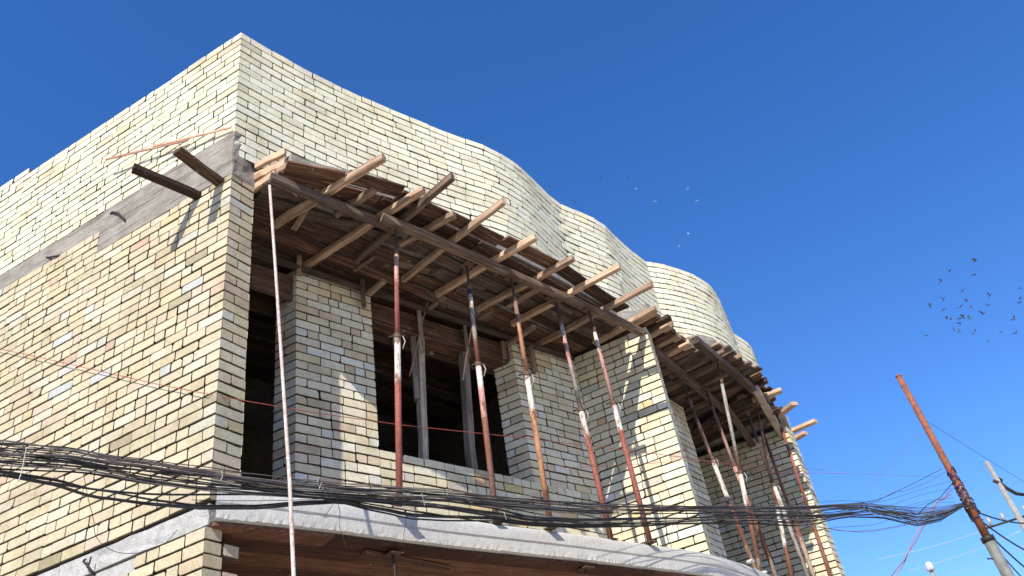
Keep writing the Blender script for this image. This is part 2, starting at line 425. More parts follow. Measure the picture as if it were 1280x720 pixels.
# floor beam along the side wall
prism('floor_beam', beam_poly(A0, A0+AL*1.38, .002, .22, 10), Z_SOF-.01, Z_FLOOR-.1, M_RENDER, bld, .004, 3)
prism('floor_beam', beam_poly(A0+AL*1.383, LF, .002, .22, 36), Z_SOF-.36, Z_FLOOR-.1, M_RENDER, bld, .004, 5)

# parapet --------------------------------------------------------------------
def tp(*px): return [tuple(on_z(x, y, Z_TOP)[:2]) for x, y in px]
SEG = [[(-2.104, 4.918), (-1.84, 5.25), (-1.53, 5.60), (-1.15, 5.985), (-.71, 6.385)] + tp((570, 169), (612, 184), (647, 205), (670, 227), (683, 240), (694, 250.5), (705, 256.5), (722, 263.5), (743, 273), (754, 279.5), (760, 285.5)),
       tp((760, 285.5), (767, 293), (782, 307), (797, 319), (808, 327)),
       tp((808, 327), (823, 329), (840, 333), (857, 338.5), (873, 346), (886, 355), (896, 368), (904, 385), (911, 402), (917, 416)),
       tp((917, 416), (934, 427), (941, 436))]
SEG = [smooth_path(q, 5) for q in SEG]
full = [p for i, q in enumerate(SEG) for p in (q if i == 0 else q[1:])]
def seg_dirs(q): return (q[1]-q[0]).normalized(), (q[-1]-q[-2]).normalized()
w = Wall()
d0 = seg_dirs(SEG[0])[0]
ZL = 7.262-3*.0912
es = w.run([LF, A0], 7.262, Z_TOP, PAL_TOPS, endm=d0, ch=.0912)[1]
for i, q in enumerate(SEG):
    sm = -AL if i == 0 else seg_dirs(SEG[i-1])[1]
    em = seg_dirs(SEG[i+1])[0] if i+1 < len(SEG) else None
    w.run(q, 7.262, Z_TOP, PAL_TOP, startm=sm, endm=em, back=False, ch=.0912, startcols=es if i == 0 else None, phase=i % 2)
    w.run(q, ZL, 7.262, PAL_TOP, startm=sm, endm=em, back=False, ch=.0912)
wm = Wall(); wm.run(full, Z_DECK, Z_TOP, PAL_TOP, back=True, thick=.22, startm=-AL)
b0 = len(w.mv); w.mv += wm.mv; w.mf += [tuple(i+b0 for i in f) for f in wm.mf]
for t in (3.05, 3.32, 3.58):
    p = A0+AL*(t+.235); q = A0+AL*t
    w.brick(p, q, NI, NI, Z_TOP+.006, Z_TOP+CH, col=pick(PAL_TOP), depth=.11)
w.build('parapet', bld)
# end of parapet (brick return)
w = Wall(); e = full[-1]; dd = (full[-1]-full[-2]).normalized()
inn = Vector((-dd.y, dd.x, 0))
w.run([e+dd*.012, e+dd*.012+inn*.24], ZL, Z_TOP, PAL_TOP, back=False, ch=.0912); w.build('parapet_end', bld)

# first bay: recessed wall ---------------------------------------------------
S1 = .80                                      # width of the first pier
rn = Vector((-RU.y, RU.x, 0))                 # inward
def rp(s): return RC0 + RU*s
TR = (RC1-RC0).length
w = Wall()
PIN = az(-65.65)
w.run([rp(0)+PIN*.24, rp(0)], Z_FLOOR, 6.62, PAL_PIER, endm=RU, thick=.11)
w.run([rp(0), rp(S1)], Z_FLOOR, 6.62, PAL_PIER, startm=-PIN, thick=.22)
w.build('pier', bld, 'wide brick pier beside the tall dark doorway')
SW = 2.60                                      # where the second pier starts
w = Wall(); w.run([rp(S1+.002), rp(SW+.3)], Z_FLOOR, 4.93, PAL_FIN, thick=.22, phase=1); w.build('sill_wall', bld)
w = Wall()
w.run([rp(SW)+PIN*.26, rp(SW)], 4.93, 6.62, PAL_PIER, endm=RU, thick=.11)
w.run([rp(SW), RC1], 4.93, 6.62, PAL_PIER, startm=-PIN, thick=.2)
w.run([rp(SW+.302), RC1], Z_FLOOR, 4.93, PAL_FIN, thick=.2)
w.build('pier', bld, 'brick pier in the inner corner against the dividing wall')
# dividing fin wall
w = Wall()
fdir = (F1-RC1).normalized()
FU = az(17)
F1b = F1+FU*.235
w.run([RC1, F1], Z_FLOOR, 6.66, PAL_FIN, endm=FU, thick=.11)
w.run([F1, F1b], Z_FLOOR, 6.66, PAL_FIN, startm=fdir, endm=-fdir, thick=.11)
w.run([F1b, F1b-fdir*.75], Z_FLOOR, 6.66, PAL_FIN, startm=FU, thick=.11)
w.build('fin_wall', bld, 'dividing fin wall between the two balconies, half in sun')
# second bay
G0 = F1b-fdir*.62
w = Wall(); w.run([G0, G0+U2*1.95], Z_FLOOR, 6.62, PAL_PIER, endm=-fdir, thick=.2)
w.run([G0+U2*1.95, G0+U2*1.95-fdir*.24], Z_FLOOR, 6.62, PAL_PIER, startm=U2, thick=.11)
w.build('pier', bld, 'shaded brick pier just behind the dividing wall')
w = Wall()
f2d = (F2-RC2).normalized()
w.run([F2-f2d*1.5, F2], Z_FLOOR-.1, 6.66, PAL_FIN, endm=U2, thick=.11)
w.run([F2, F2+U2*.235], Z_FLOOR-.1, 6.66, PAL_FIN, startm=f2d, endm=-f2d, thick=.11)
w.run([F2+U2*.235, F2+U2*.235-f2d*6.5], Z_FLOOR-.1, 6.97, PAL_FIN, startm=U2, thick=.11)
w.build('fin_wall', bld, 'end fin wall at the far edge of the building')
w = Wall(); w.run([F2+U2*.235, F2+U2*.235-f2d*6.5], 0, Z_SOF, PAL_FIN, startm=U2, thick=.22)
w.run([F2-f2d*.6, F2], 0, Z_SOF, PAL_FIN, endm=U2, thick=.11)
w.run([F2, F2+U2*.235], 0, Z_SOF, PAL_FIN, startm=f2d, thick=.11)
w.build('far_wall', bld)
# rear wall
RB0 = F2+U2*.235-f2d*6.5
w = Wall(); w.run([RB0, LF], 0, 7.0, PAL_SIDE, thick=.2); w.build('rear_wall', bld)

# slabs -----------------------------------------------------------------------
SE = [(-2.045, 4.885), (-1.52, 5.345), (-.79, 6.065), (.04, 6.81), (.55, 7.29), (1.06, 7.77), (1.39, 8.11), (1.70, 8.52), (2.0, 8.97), (2.4, 9.7), (3.0, 10.8), (3.55, 11.7)]
se = smooth_path(SE, 8)
def slab(name, edge, inner, z0, z1, mat, step=None, jit=.004):
    """front edge as a rough band of several rows; inner closes the plan"""
    rows = step
    v = []; f = []; n = len(edge)
    for (off, z) in rows:
        for i, p in enumerate(edge):
            q = edge[min(i+1, n-1)]-edge[max(i-1, 0)]; q.normalize(); o = Vector((q.y, -q.x, 0))
            jj = jit*(5.0 if name == 'floor_slab' and z < Z_SOF+.015 else 1); pp = p + o*(off + R.uniform(-jj, jj)); v.append((pp.x, pp.y, z+R.uniform(-jj, jj)))
    m = len(rows)
    for r_ in range(m-1):
        for i in range(n-1):
            a = r_*n+i; f.append((a, a+1, a+n+1, a+n))
    b = len(v)
    for z in (rows[0][1], rows[-1][1]):
        for p in inner: v.append((p.x, p.y, z))
    k = len(inner)
    f.append(tuple(list(range(n))[::-1] + [b+i for i in range(k)]))
    f.append(tuple([(m-1)*n+i for i in range(n)] + [b+k+i for i in range(k)][::-1]))
    return mesh_obj(name, v, f, mat, bld)
fine = []
for a, b in zip(se, se[1:]): fine += dense(a, b, 5)
fine.append(se[-1])
inner = [LF+NI*.2, RB0, F2-f2d*.3]
slab('floor_slab', fine, inner, Z_SOF, Z_FLOOR, M_SLAB,
     [(-.02, Z_SOF+.004), (-.002, Z_SOF+.012), (0, Z_SOF+.05), (0, Z_SOF+.098), (-.014, Z_SOF+.104), (-.014, Z_SOF+.112), (-.004, Z_SOF+.12), (-.004, Z_SOF+.15), (-.006, Z_SOF+.185), (-.012, Z_FLOOR-.018), (-.03, Z_FLOOR), (-.1, Z_FLOOR+.004)], .0007)
# mortar lumps lying on the slab edge
def lump(c, r, mat, parent, name='mortar_lump'):
    v = []; f = []; n, m = 9, 5
    for i in range(m+1):
        th = math.pi*i/m
        for k in range(n):
            ph = 2*math.pi*k/n; q = r*R.uniform(.8, 1.15)
            v.append((c[0]+q*1.3*math.sin(th)*math.cos(ph), c[1]+q*math.sin(th)*math.sin(ph), c[2]+q*.6*math.cos(th)))
    for i in range(m):
        for k in range(n): f.append((i*n+k, i*n+(k+1) % n, (i+1)*n+(k+1) % n, (i+1)*n+k))
    return mesh_obj(name, v, f, mat, parent, smooth=True)
for x, y in ((893, 700), (938, 702), (905, 702), (955, 716)):
    p = on_z(x, y, Z_FLOOR+.03); lump(p, R.uniform(.03, .06), M_SLAB, bld)

# roof slab follows the formwork ------------------------------------------------
EP = [(347, 205), (380, 196), (404, 206), (430, 213), (462, 219), (490, 229), (512, 237), (545, 251), (562, 261), (589, 275), (617, 288), (646, 302), (670, 314), (695, 327), (732, 348), (770, 371), (792, 396)]
E1 = [on_z(x, y, 6.75) for x, y in EP]
EQ = [(812, 402), (824, 391), (842, 407), (858, 424), (873, 435), (888, 430), (908, 434), (921, 445), (937, 452), (952, 470), (962, 490), (975, 512), (990, 540)]
E2 = [on_z(x, y, 6.75) for x, y in EQ]
for e_ in E1+E2: e_.z = 0
roof_edge = [A0+fd*.31] + [p - (Vector(((E1[-1]-E1[0]).normalized().y, -(E1[-1]-E1[0]).normalized().x, 0)))*.2 for p in E1[1:]] + [p+V2(-.1, .07) for p in E2]
rin = [LF+NI*.2, RB0, F2+U2*.2-f2d*.2]
rf = []
for a, b in zip(roof_edge, roof_edge[1:]): rf += dense(a, b, 3)
rf.append(roof_edge[-1])
slab('roof_slab', rf, rin, Z_BS, Z_DECK, M_CONC, [(0, Z_BS), (.0, Z_BS+.05), (.0, Z_BS+.12), (-.01, Z_DECK)], .004)

# interior partitions that the openings show as dim surfaces
def boxwall(name, a, b, t, z0, z1, mat, parent=bld):
    d = (b-a).normalized(); n = Vector((-d.y, d.x, 0))*t
    return prism(name, [a, b, b+n, a+n], z0, z1, mat, parent)
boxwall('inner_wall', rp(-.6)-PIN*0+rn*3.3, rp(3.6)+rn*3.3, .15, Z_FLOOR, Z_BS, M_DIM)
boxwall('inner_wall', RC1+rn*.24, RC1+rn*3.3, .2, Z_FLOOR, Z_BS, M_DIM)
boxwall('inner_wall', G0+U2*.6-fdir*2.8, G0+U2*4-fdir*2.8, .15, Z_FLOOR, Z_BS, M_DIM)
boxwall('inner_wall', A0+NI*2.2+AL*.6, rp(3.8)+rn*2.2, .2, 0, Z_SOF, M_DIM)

# ------------------------------------------------------------------ timber & tubes
def timber(name, A, B, w_, h_, mat, parent=None, roll=0, rough=.003, seg=5, taper=1.0):
    A, B = Vector(A), Vector(B); X = (B-A); L = X.length; X.normalize()
    Z = Vector((0, 0, 1)); Y = Z.cross(X)
    if Y.length < .05: Y = Vector((RT.x, RT.y, 0)).cross(X)
    Y.normalize(); Z = X.cross(Y)
    if roll: 
        q = Matrix.Rotation(roll, 3, X); Y = q @ Y; Z = q @ Z
    c = min(w_, h_)*.12
    sec = [(-w_/2+c, -h_/2), (w_/2-c, -h_/2), (w_/2, -h_/2+c), (w_/2, h_/2-c), (w_/2-c, h_/2), (-w_/2+c, h_/2), (-w_/2, h_/2-c), (-w_/2, -h_/2+c)]
    v = []; f = []
    bow = R.uniform(-1, 1)*.006*L; bow2 = R.uniform(-1, 1)*.006*L
    s0, s1 = R.uniform(-.25, .25), R.uniform(-.25, .25)
    for i in range(seg+1):
        t = i/seg; k = math.sin(math.pi*t)
        sk = s0 if i == 0 else (s1 if i == seg else 0)
        tw = 1+(taper-1)*t
        jy, jz = R.uniform(-rough, rough), R.uniform(-rough, rough)
        for y, z in sec: v.append((t*L+sk*y, y*tw+bow*k+jy, z*tw+bow2*k+jz+R.uniform(-rough, rough)*.3))
    for i in range(seg):
        for k in range(8): f.append((i*8+k, i*8+(k+1) % 8, (i+1)*8+(k+1) % 8, (i+1)*8+k))
    f.append(tuple(range(8))[::-1]); f.append(tuple(range(seg*8, seg*8+8)))
    me = bpy.data.meshes.new(name); me.from_pydata(v, [], f); me.materials.append(mat); me.update()
    o = bpy.data.objects.new(name, me)
    M = Matrix((X, Y, Z)).transposed().to_4x4(); M.translation = A
    o.matrix_world = M
    o.location = A; o.rotation_euler = M.to_euler()
    return link(o, parent)
def tube(name, pts, r, mat, parent=None, n=8, along_z=False, r2=None, smooth=True):
    pts = [Vector(p) for p in pts]; v = []; f = []; m = len(pts)
    prev = None
    for i, p in enumerate(pts):
        d = (pts[min(i+1, m-1)]-pts[max(i-1, 0)]).normalized()
        a = Vector((0, 0, 1)) if abs(d.z) < .9 else Vector((1, 0, 0))
        if prev is None: x = a.cross(d).normalized()
        else: x = (prev - d*prev.dot(d)).normalized()
        prev = x; y = d.cross(x)
        rr = r if r2 is None else r+(r2-r)*i/(m-1)
        for k in range(n):
            t = 2*math.pi*k/n; v.append(p + x*math.cos(t)*rr + y*math.sin(t)*rr)
    for i in range(m-1):
        for k in range(n): f.append((i*n+k, i*n+(k+1) % n, (i+1)*n+(k+1) % n, (i+1)*n+k))
    f.append(tuple(range(n))[::-1]); f.append(tuple(range((m-1)*n, m*n)))
    return mesh_obj(name, v, f, mat, parent, origin=pts[0], smooth=smooth)

# ---- first bay formwork deck: boards laid along the bay on joists
def curve_eval(P, t):
    t = min(max(t, 0), 1)*(len(P)-1); i = min(int(t), len(P)-2); return P[i].lerp(P[i+1], t-i)
deck = empty('formwork_deck', (E1[0].x, E1[0].y, 6.74), 'brown board formwork deck under the roof slab of the near balcony', 'formwork')
eu = (E1[-1]-E1[1]).normalized(); en_ = Vector((-eu.y, eu.x, 0))
nb = 0
for row in range(22):
    off = .07 + row*.146
    cuts = [0] + sorted(R.uniform(.12, .9) for _ in range(3 if row < 9 else 1)) + [1]
    cuts = [c for i, c in enumerate(cuts) if i == 0 or c-cuts[i-1] > .1]
    if cuts[-1] != 1: cuts[-1] = 1
    if row == 0: cuts = [.03, .2, .36, .51, .66, .82, .97]
    if row == 1: cuts = [.02, .3, .6, .97]
    for a, b in zip(cuts, cuts[1:]):
        if row == 0: off = .07 + R.uniform(-.035, .05)
        if row in (2, 3) and R.random() < .06: continue
        pa, pb = curve_eval(E1, a), curve_eval(E1, b)
        base = E1[0].lerp(E1[-1], a); 
        k = max(0, 1-row/7.0)
        la, lb = E1[1]+eu*((E1[-1]-E1[1]).length*a), E1[1]+eu*((E1[-1]-E1[1]).length*b)
        pa = la.lerp(pa, k)+en_*off; pb = lb.lerp(pb, k)+en_*off
        if row >= 4: pa = pa - eu*.25
        z = 6.746 + R.uniform(-.012, .006)
        timber('board', (pa.x, pa.y, z), (pb.x-eu.x*.01, pb.y-eu.y*.01, z+R.uniform(-.006, .006)), .131 if row > 1 else .15, .022, M_BOARD if R.random() < .75 else M_BOARD2, deck, rough=.002, seg=3)
        nb += 1
for q_ in range(9):
    t = .08+q_*.1; c0 = E1[1]+eu*((E1[-1]-E1[1]).length*t)+en_*R.uniform(.25, .9)
    ang = R.uniform(-.5, .5) + (0 if q_ % 2 else 1.5); dv_ = eu*math.cos(ang)+en_*math.sin(ang); hl = R.uniform(.14, .34)
    a_, b_ = c0-dv_*hl, c0+dv_*hl
    timber('nailed_batten', (a_.x, a_.y, 6.722), (b_.x, b_.y, 6.722), R.uniform(.04, .09), .022, M_BOARD2 if q_ % 3 else M_WOOD, deck, seg=3)
# edge boards standing at the near end of the deck
for i, (a, b, z, wd) in enumerate([((320, 208), (357, 190), 6.97, .07), ((319, 222), (357, 203), 6.88, .085), ((317, 236), (345, 217), 6.78, .07)]):
    A, B = on_z(*a, z), on_z(*b, z)
    timber('edge_board', A, B, .035, wd, M_TIP, deck, rough=.003)
timber('edge_board', on_z(352, 226, 6.74), on_z(373, 243, 6.72), .05, .03, M_TIP, deck)
timber('edge_board', on_z(346, 214, 6.80), on_z(362, 206, 6.82), .02, .05, M_TIP, deck)

# stringers (beams on the props)
tag(timber('timber_beam', on_z(338, 222, 6.6), on_z(508, 292, 6.6), .07, .075, M_BOARD2, seg=10, rough=.006), 'dark weathered beam under the joists from the corner to the near red prop', 'beam', 'long beams carried by the props')
tag(timber('timber_beam', on_z(477, 272, 6.585), on_z(802, 415, 6.6), .07, .085, M_WOOD, seg=16, rough=.006), 'long brown beam resting on the five near props under the joists', 'beam', 'long beams carried by the props')

# joists
JO = [((343, 281), (480, 197), .075, .08, 'thick orange brown joist, the nearest to the corner, sticking far out past the boards'),
      ((420, 268), (467, 238), .075, .07, 'short joist with a pale splintered end beside the small gap in the boards'),
      ((380, 334), (530, 237), .075, .075, 'rounded timber joist over the near edge of the wide pier, third from the corner'),
      ((446, 324), (566, 221), .06, .09, 'joist with a dark slanted tip just above the head of the nearest prop'),
      ((500, 305), (568, 268), .07, .075, 'short joist with a pale mortar covered end, next past the nearest prop'),
      ((504, 349), (630, 251), .055, .08, 'slim joist reaching highest across the pale brick parapet'),
      ((545, 368), (670, 297), .07, .08, 'joist with a sunlit square tip above the second prop'),
      ((596, 387), (717, 323), .07, .075, 'joist with a sunlit tip above the third prop'),
      ((640, 405), (775, 333), .07, .075, 'joist with a long bare tip above the fourth prop'),
      ((664, 435), (815, 355), .065, .075, 'farthest long joist of the near balcony, its tip over the seam in the parapet')]
for a, b, w_, h_, lab in JO:
    A, B = on_z(*a, 6.692), on_z(*b, 6.692)
    tag(timber('joist', A, B, w_*.82, h_*.86, R.choice([M_WOOD, M_WOOD, M_TIP]), rough=.005, seg=9), lab, 'joist', 'joists sticking out under the near roof slab')

# wall plate, lintel form, cleats
rz = lambda s, o, z: tuple(rp(s)-rn*o)[:2]+(z,)
tag(timber('wall_plate', rz(-.55, .06, 6.60), rz(TR-.1, .05, 6.60), .05, .045, M_BOARD2, seg=8), 'thin pale batten running over the tops of the brick piers', 'batten')
lint = empty('lintel_formwork', rz(S1, 0, 6.4), 'board formwork of the lintel over the wide window opening', 'formwork')
timber('side_board', rz(S1+.0, -.05, 6.47), rz(SW+.0, -.05, 6.47), .025, .2, M_BOARD, lint, seg=5)
timber('side_board', rz(S1+.0, -.27, 6.43), rz(SW+.0, -.27, 6.43), .025, .26, M_DARKWOOD, lint, seg=5)
timber('bottom_board', rz(S1, -.16, 6.36), rz(SW, -.16, 6.36), .2, .025, M_BOARD, lint, seg=5)
lint2 = empty('lintel_formwork', rz(-.5, 0, 6.4), 'board formwork of the lintel over the tall dark doorway', 'formwork')
timber('side_board', rz(-.75, -.05, 6.42), rz(-.01, -.05, 6.42), .025, .28, M_DARKWOOD, lint2, seg=5)
timber('side_board', rz(-.75, -.3, 6.40), rz(-.01, -.3, 6.40), .025, .3, M_DARKWOOD, lint2, seg=5)
def rpix(x, y, o): return on_plane(x, y, rp(0)-rn*o, math.degrees(math.atan2(RU.x, RU.y)))
for a, b, w_, lab, o in [((374, 322), (374, 343), .07, 'short upright cleat on the near top corner of the wide pier', .05),
                      ((453, 350), (455, 383), .07, 'short upright cleat on the far top corner of the wide pier', .06),
                      ((523, 384), (526, 438), .075, 'upright cleat nailed to the first grey post', .02),
                      ((580, 402), (583, 444), .07, 'upright cleat nailed to the second grey post', .02),
                      ((537, 415), (539, 442), .06, 'dim short cleat hanging between the two grey posts', -.25),
                      ((491, 395), (492, 433), .06, 'dim cleat hanging behind the nearest red prop', -.2),
                      ((628, 428), (630, 446), .06, 'narrow cleat on the near top corner of the inner pier', .04),
                      ((663, 434), (663, 462), .1, 'dark cleat hanging behind the third prop on the inner pier', .05)]:
    A, B = rpix(*a, o), rpix(*b, o); B.x, B.y = A.x, A.y
    tag(timber('cleat', A, B, w_, .04, M_POST if 'grey' in lab else M_WOOD, seg=3), lab, 'timber', 'short cleats under the near deck')
# stubs lying on the wall plate
for a, b, lab in [((461, 367), (480, 351), 'short block with a bright cut end on the far top corner of the wide pier'),
                  ((536, 386), (556, 372), 'short bright block above the first grey post'),
                  ((634, 432), (668, 408), 'stub of timber with a pale end over the inner pier'),
                  ((598, 398), (616, 388), 'short reddish stub beside the second prop'),
                  ((530, 364), (557, 384), 'loose grey stick wedged under the deck between the first two props')]:
    A, B = on_z(*a, 6.5), on_z(*b, 6.5)
    tag(timber('timber_stub', A, B, .05, .045 if 'grey' not in lab else .02, M_WOOD if 'grey' not in lab else M_BOARD2, seg=2), lab, 'timber')
# grey posts in the window
for (a, b, w_, lab) in [((513, 378), (521, 500), .07, 'thin grey upright behind the first post in the wide window'),
                     ((523, 392), (530, 583), .085, 'first grey timber post in the wide window, nearest the red prop'),
                     ((577, 412), (591, 597), .095, 'second grey timber post in the wide window')]:
    A = rpix(*a, -.12); B = rpix(*b, -.12)
    B.z = min(B.z, 4.95) if 'thin' not in lab else B.z
    if 'thin' not in lab:
        k = (4.94-A.z)/(B.z-A.z) if abs(B.z-A.z) > 1e-6 else 1; B = A+(B-A)*k; 
    tag(timber('timber_post', (B.x, B.y, B.z), (A.x, A.y, 6.62), w_, w_*.8, M_POST, seg=6, rough=.006), lab, 'post', 'timber posts in the wide window')
for a, b, lab in [((534, 379), (512, 470), 'thin split lath hanging against the first grey post'),
                  ((592, 395), (578, 475), 'thin split lath hanging against the second grey post')]:
    tag(timber('lath', rpix(*a, .06), rpix(*b, .02), .022, .01, M_LATH, seg=4), lab, 'lath')

# ------------------------------------------------------------------ props
RED = (.29, .09, .065); PINK = (.43, .24, .2); WHT = (.52, .48, .42); RUST = (.2, .085, .055); ORG = (.4, .2, .1); TAN = (.38, .28, .2); BRN = (.2, .12, .09); GRY = (.3, .27, .24)
M_OLD = plain('rusty_plate', (.13, .075, .05), .8, .1, .5, 50)
def prop(head, low, bands, lab, zt=6.55, collar=None, d_head=None, group='steel props holding up the formwork', r=.025, foot=Z_FLOOR+.004, ztop_pt=6.5):
    H = on_z(*head, ztop_pt)
    Lw = at_dist(*low, math.hypot(H.x, H.y))
    d = (H-Lw).normalized()
    T = H + d*((zt-H.z)/d.z); B = H + d*((foot-H.z)/d.z)
    L = (T-B).length
    t = empty('steel_prop', B, lab, 'prop', group)
    def P(z): return B + d*((z-B.z)/d.z)
    zc = collar if collar else foot+1.35
    stops = [(min(.999, max(0, (z-foot)/3.0)), c) for z, c in bands]
    m = banded('prop_paint', stops)
    m2 = banded('prop_inner_paint', [(0, bands[-1][1]), (.3, BRN)])
    # base plate
    def plate(name, c, s):
        v = []; 
        for dz in (-.004, .004):
            for sx, sy in ((-1, -1), (1, -1), (1, 1), (-1, 1)): v.append(c + RU*sx*s + rn*sy*s + Vector((0, 0, dz)))
        return mesh_obj(name, v, [(3, 2, 1, 0), (4, 5, 6, 7), (0, 1, 5, 4), (1, 2, 6, 5), (2, 3, 7, 6), (3, 0, 4, 7)], M_OLD, t)
    plate('foot_plate', B+Vector((0, 0, .004)), .045)
    plate('head_plate', T-Vector((0, 0, .004)), .052)
    tube('outer_tube', [P(foot+.008), P(zc)], r, m, t, 14)
    zs = zt-.26
    ou = tube('inner_tube', [P(zc), P(zs)], r*.8, banded('prop_upper_paint', [(0, [c for z, c in bands if z <= zc+.15][-1])]+[((z-zc)/3.0, c) for z, c in bands if z > zc]), t, 12)
    # thread: a screw of ridges
    pts = []; v = []; f = []; n = 10; k = 40
    for i in range(k+1):
        z = zs + (zt-.01-zs)*i/k; rr = r*.48*(1.12 if i % 2 else .92); p = P(z)
        for q in range(n): v.append(p + Vector((math.cos(2*math.pi*q/n)*rr, math.sin(2*math.pi*q/n)*rr, 0)))
    for i in range(k):
        for q in range(n): f.append((i*n+q, i*n+(q+1) % n, (i+1)*n+(q+1) % n, (i+1)*n+q))
    mesh_obj('threaded_rod', v, f, M_STEEL, t)
    # collar with wing handle
    c = P(zc)
    tube('collar', [P(zc-.022), P(zc-.018), P(zc+.012), P(zc+.016)], r*1.22, M_OLD, t, 14)
    tube('handle', [c+RT*-.075+Vector((0, 0, -.012)), c+RT*-.03, c+RT*.03, c+RT*.07+Vector((0, 0, .01))], .008, M_STEEL, t, 8)
    tube('pin', [c+RT*.045+Vector((0, 0, .0)), c+RT*.06+Vector((0, 0, -.05)), c+RT*.035+Vector((0, 0, -.12))], .005, M_TIE, t, 6)
    tube('nut', [P(zs-.03), P(zs+.03)], r*.95, M_OLD, t, 8)
    return t
# height bands are given from the foot upwards
prop((495, 292), (499, 600), [(0, RED), (4.98, WHT), (5.35, BRN), (5.5, RED), (5.95, PINK)], 'straight red and white steel prop nearest the corner', collar=5.42)
prop((584, 337), (617, 620), [(0, BRN), (4.5, RUST), (4.9, PINK), (5.2, WHT), (5.45, RUST), (5.7, GRY), (6.1, WHT), (6.18, (.05, .04, .04))], 'rust brown prop with wing nut in front of the second grey post', collar=5.45)
prop((640, 352), (684, 630), [(0, RUST), (4.3, ORG), (5.05, WHT), (5.4, BRN), (5.5, ORG), (6.0, BRN)], 'prop with orange upper tube and white band before the inner pier', collar=5.45)
prop((696, 382), (758, 650), [(0, RUST), (4.3, RED), (5.0, WHT), (5.3, BRN), (5.4, GRY), (5.75, PINK), (6.1, WHT)], 'prop with white band and dark neck standing at the inner corner', collar=5.28)
prop((737, 392), (808, 660), [(0, RUST), (4.3, RED), (5.1, WHT), (5.42, BRN), (5.55, PINK), (6.05, WHT)], 'red bottomed prop before the sunlit dividing wall', collar=5.42)
G2 = 'steel props under the far balcony'
prop((855, 483), (924, 660), [(0, TAN), (4.4, RUST), (4.95, WHT), (5.4, BRN), (5.5, PINK), (6.0, (.06, .05, .05)), (6.2, PINK)], 'pink topped prop nearest the dividing wall under the far balcony', collar=5.5, group=G2)
prop((898, 458), (945, 688), [(0, TAN), (4.2, RUST), (4.75, WHT), (5.2, BRN), (5.4, GRY), (6.3, WHT)], 'tall grey brown prop at the front of the far balcony', collar=5.15, group=G2)
prop((884, 492), (962, 700), [(0, TAN), (4.3, RUST), (5.3, PINK), (5.9, BRN)], 'thin dark topped prop behind the tall grey brown prop', collar=5.5, group=G2, r=.026)
prop((946, 510), (983, 690), [(0, RUST), (4.65, WHT), (5.1, BRN), (5.3, ORG), (6.1, BRN)], 'orange and white prop in the middle of the far balcony', collar=5.2, group=G2)
prop((928, 500), (990, 667), [(0, GRY), (4.9, WHT), (5.25, (.05, .04, .04))], 'slim prop with a white middle behind the orange and white prop', collar=5.3, group=G2, r=.024)
prop((972, 520), (1028, 690), [(0, RUST), (4.9, BRN), (5.2, RED), (6.0, RUST), (6.3, WHT)], 'rusty red prop at the outer edge of the far balcony', collar=5.1, group=G2)
prop((952, 535), (1010, 700), [(0, GRY), (4.4, TAN), (4.9, RUST), (5.5, BRN)], 'dark prop behind the outer rusty red prop', collar=5.2, group=G2, r=.026)

# ------------------------------------------------------------------ second bay formwork
deck2 = empty('formwork_deck', (E2[0].x, E2[0].y, 6.74), 'grey board formwork deck with stepped ends under the far wavy parapet', 'formwork')
def poly_len(P):
    s = [0]
    for a, b in zip(P, P[1:]): s.append(s[-1]+(b-a).length)
    return s
sl = poly_len(E2); T2 = sl[-1]
def at_len(P, s, t):
    for i in range(len(P)-1):
        if t <= s[i+1] or i == len(P)-2: return P[i].lerp(P[i+1], (t-s[i])/(s[i+1]-s[i]))
bd = az(124)
# boards perpendicular to the bay; tip on the outline, tail inside
cur = None; k = 0
W0 = F1+U2*.0
span = 3.9
nbo = int(span/.138)
for i in range(nbo):
    s = -.12 + i*.138
    base = W0 + U2*s
    # find outline crossing: the point of E2 whose coordinate along U2 is closest
    best = min((abs((at_len(E2, sl, T2*q/200)-W0).dot(U2)-s), q) for q in range(201))[1]
    tip = at_len(E2, sl, T2*best/200)
    # project so that boards stay straight
    out = (tip-base).dot(bd)
    tip = base + bd*(out + R.uniform(-.05, .06))
    tail = base - bd*(2.0+R.uniform(0, .2))
    z = 6.752 + R.uniform(-.006, .006)
    mid = tip.lerp(tail, R.uniform(.35, .55))
    for a, b in ((tip, mid), (mid, tail)):
        if R.random() < .06 and a is mid: continue
        th = .06 if (a is tip and i < 9) else (.045 if a is tip and i % 3 == 0 else .026)
        timber('board', (a.x, a.y, z+(th-.026)*-.5), (b.x, b.y, z+(th-.026)*-.5+R.uniform(-.005, .005)), .128 if th < .04 else .09, th, (M_TIP if a is tip and i < 9 else M_BOARD2) if R.random() < .65 else M_BOARD, deck2, rough=.0025, seg=3)
# upstand boards along the far wavy edge
for i in range(0, 9):
    a = at_len(E2, sl, T2*(.02+i*.105)); 
    q = a + bd*(-.02) ; p = q - bd*.34
    timber('edge_board', (p.x, p.y, 6.80+.012*(i % 3)), (q.x, q.y, 6.80+.012*(i % 3)), .05, .075, M_TIP, deck2, seg=2)
G3 = 'long beams carried by the far props'
tag(timber('timber_beam', on_z(868, 425, 6.6), on_z(958, 502, 6.6), .1, .09, M_BOARD2, seg=7), 'weathered beam along the front of the far balcony, nearer half', 'beam', G3)
tag(timber('timber_beam', on_z(944, 486, 6.585), on_z(990, 565, 6.6), .1, .09, M_POST, seg=7), 'grey beam along the front of the far balcony, farther half', 'beam', G3)
tag(timber('timber_beam', on_z(812, 433, 6.6), on_z(915, 520, 6.6), .085, .09, M_BOARD2, seg=7), 'dark beam under the far deck beside the dividing wall', 'beam', G3)
tag(timber('timber_beam', on_z(905, 505, 6.585), on_z(965, 585, 6.6), .085, .09, M_BOARD2, seg=7), 'dark beam under the far deck near the end wall', 'beam', G3)
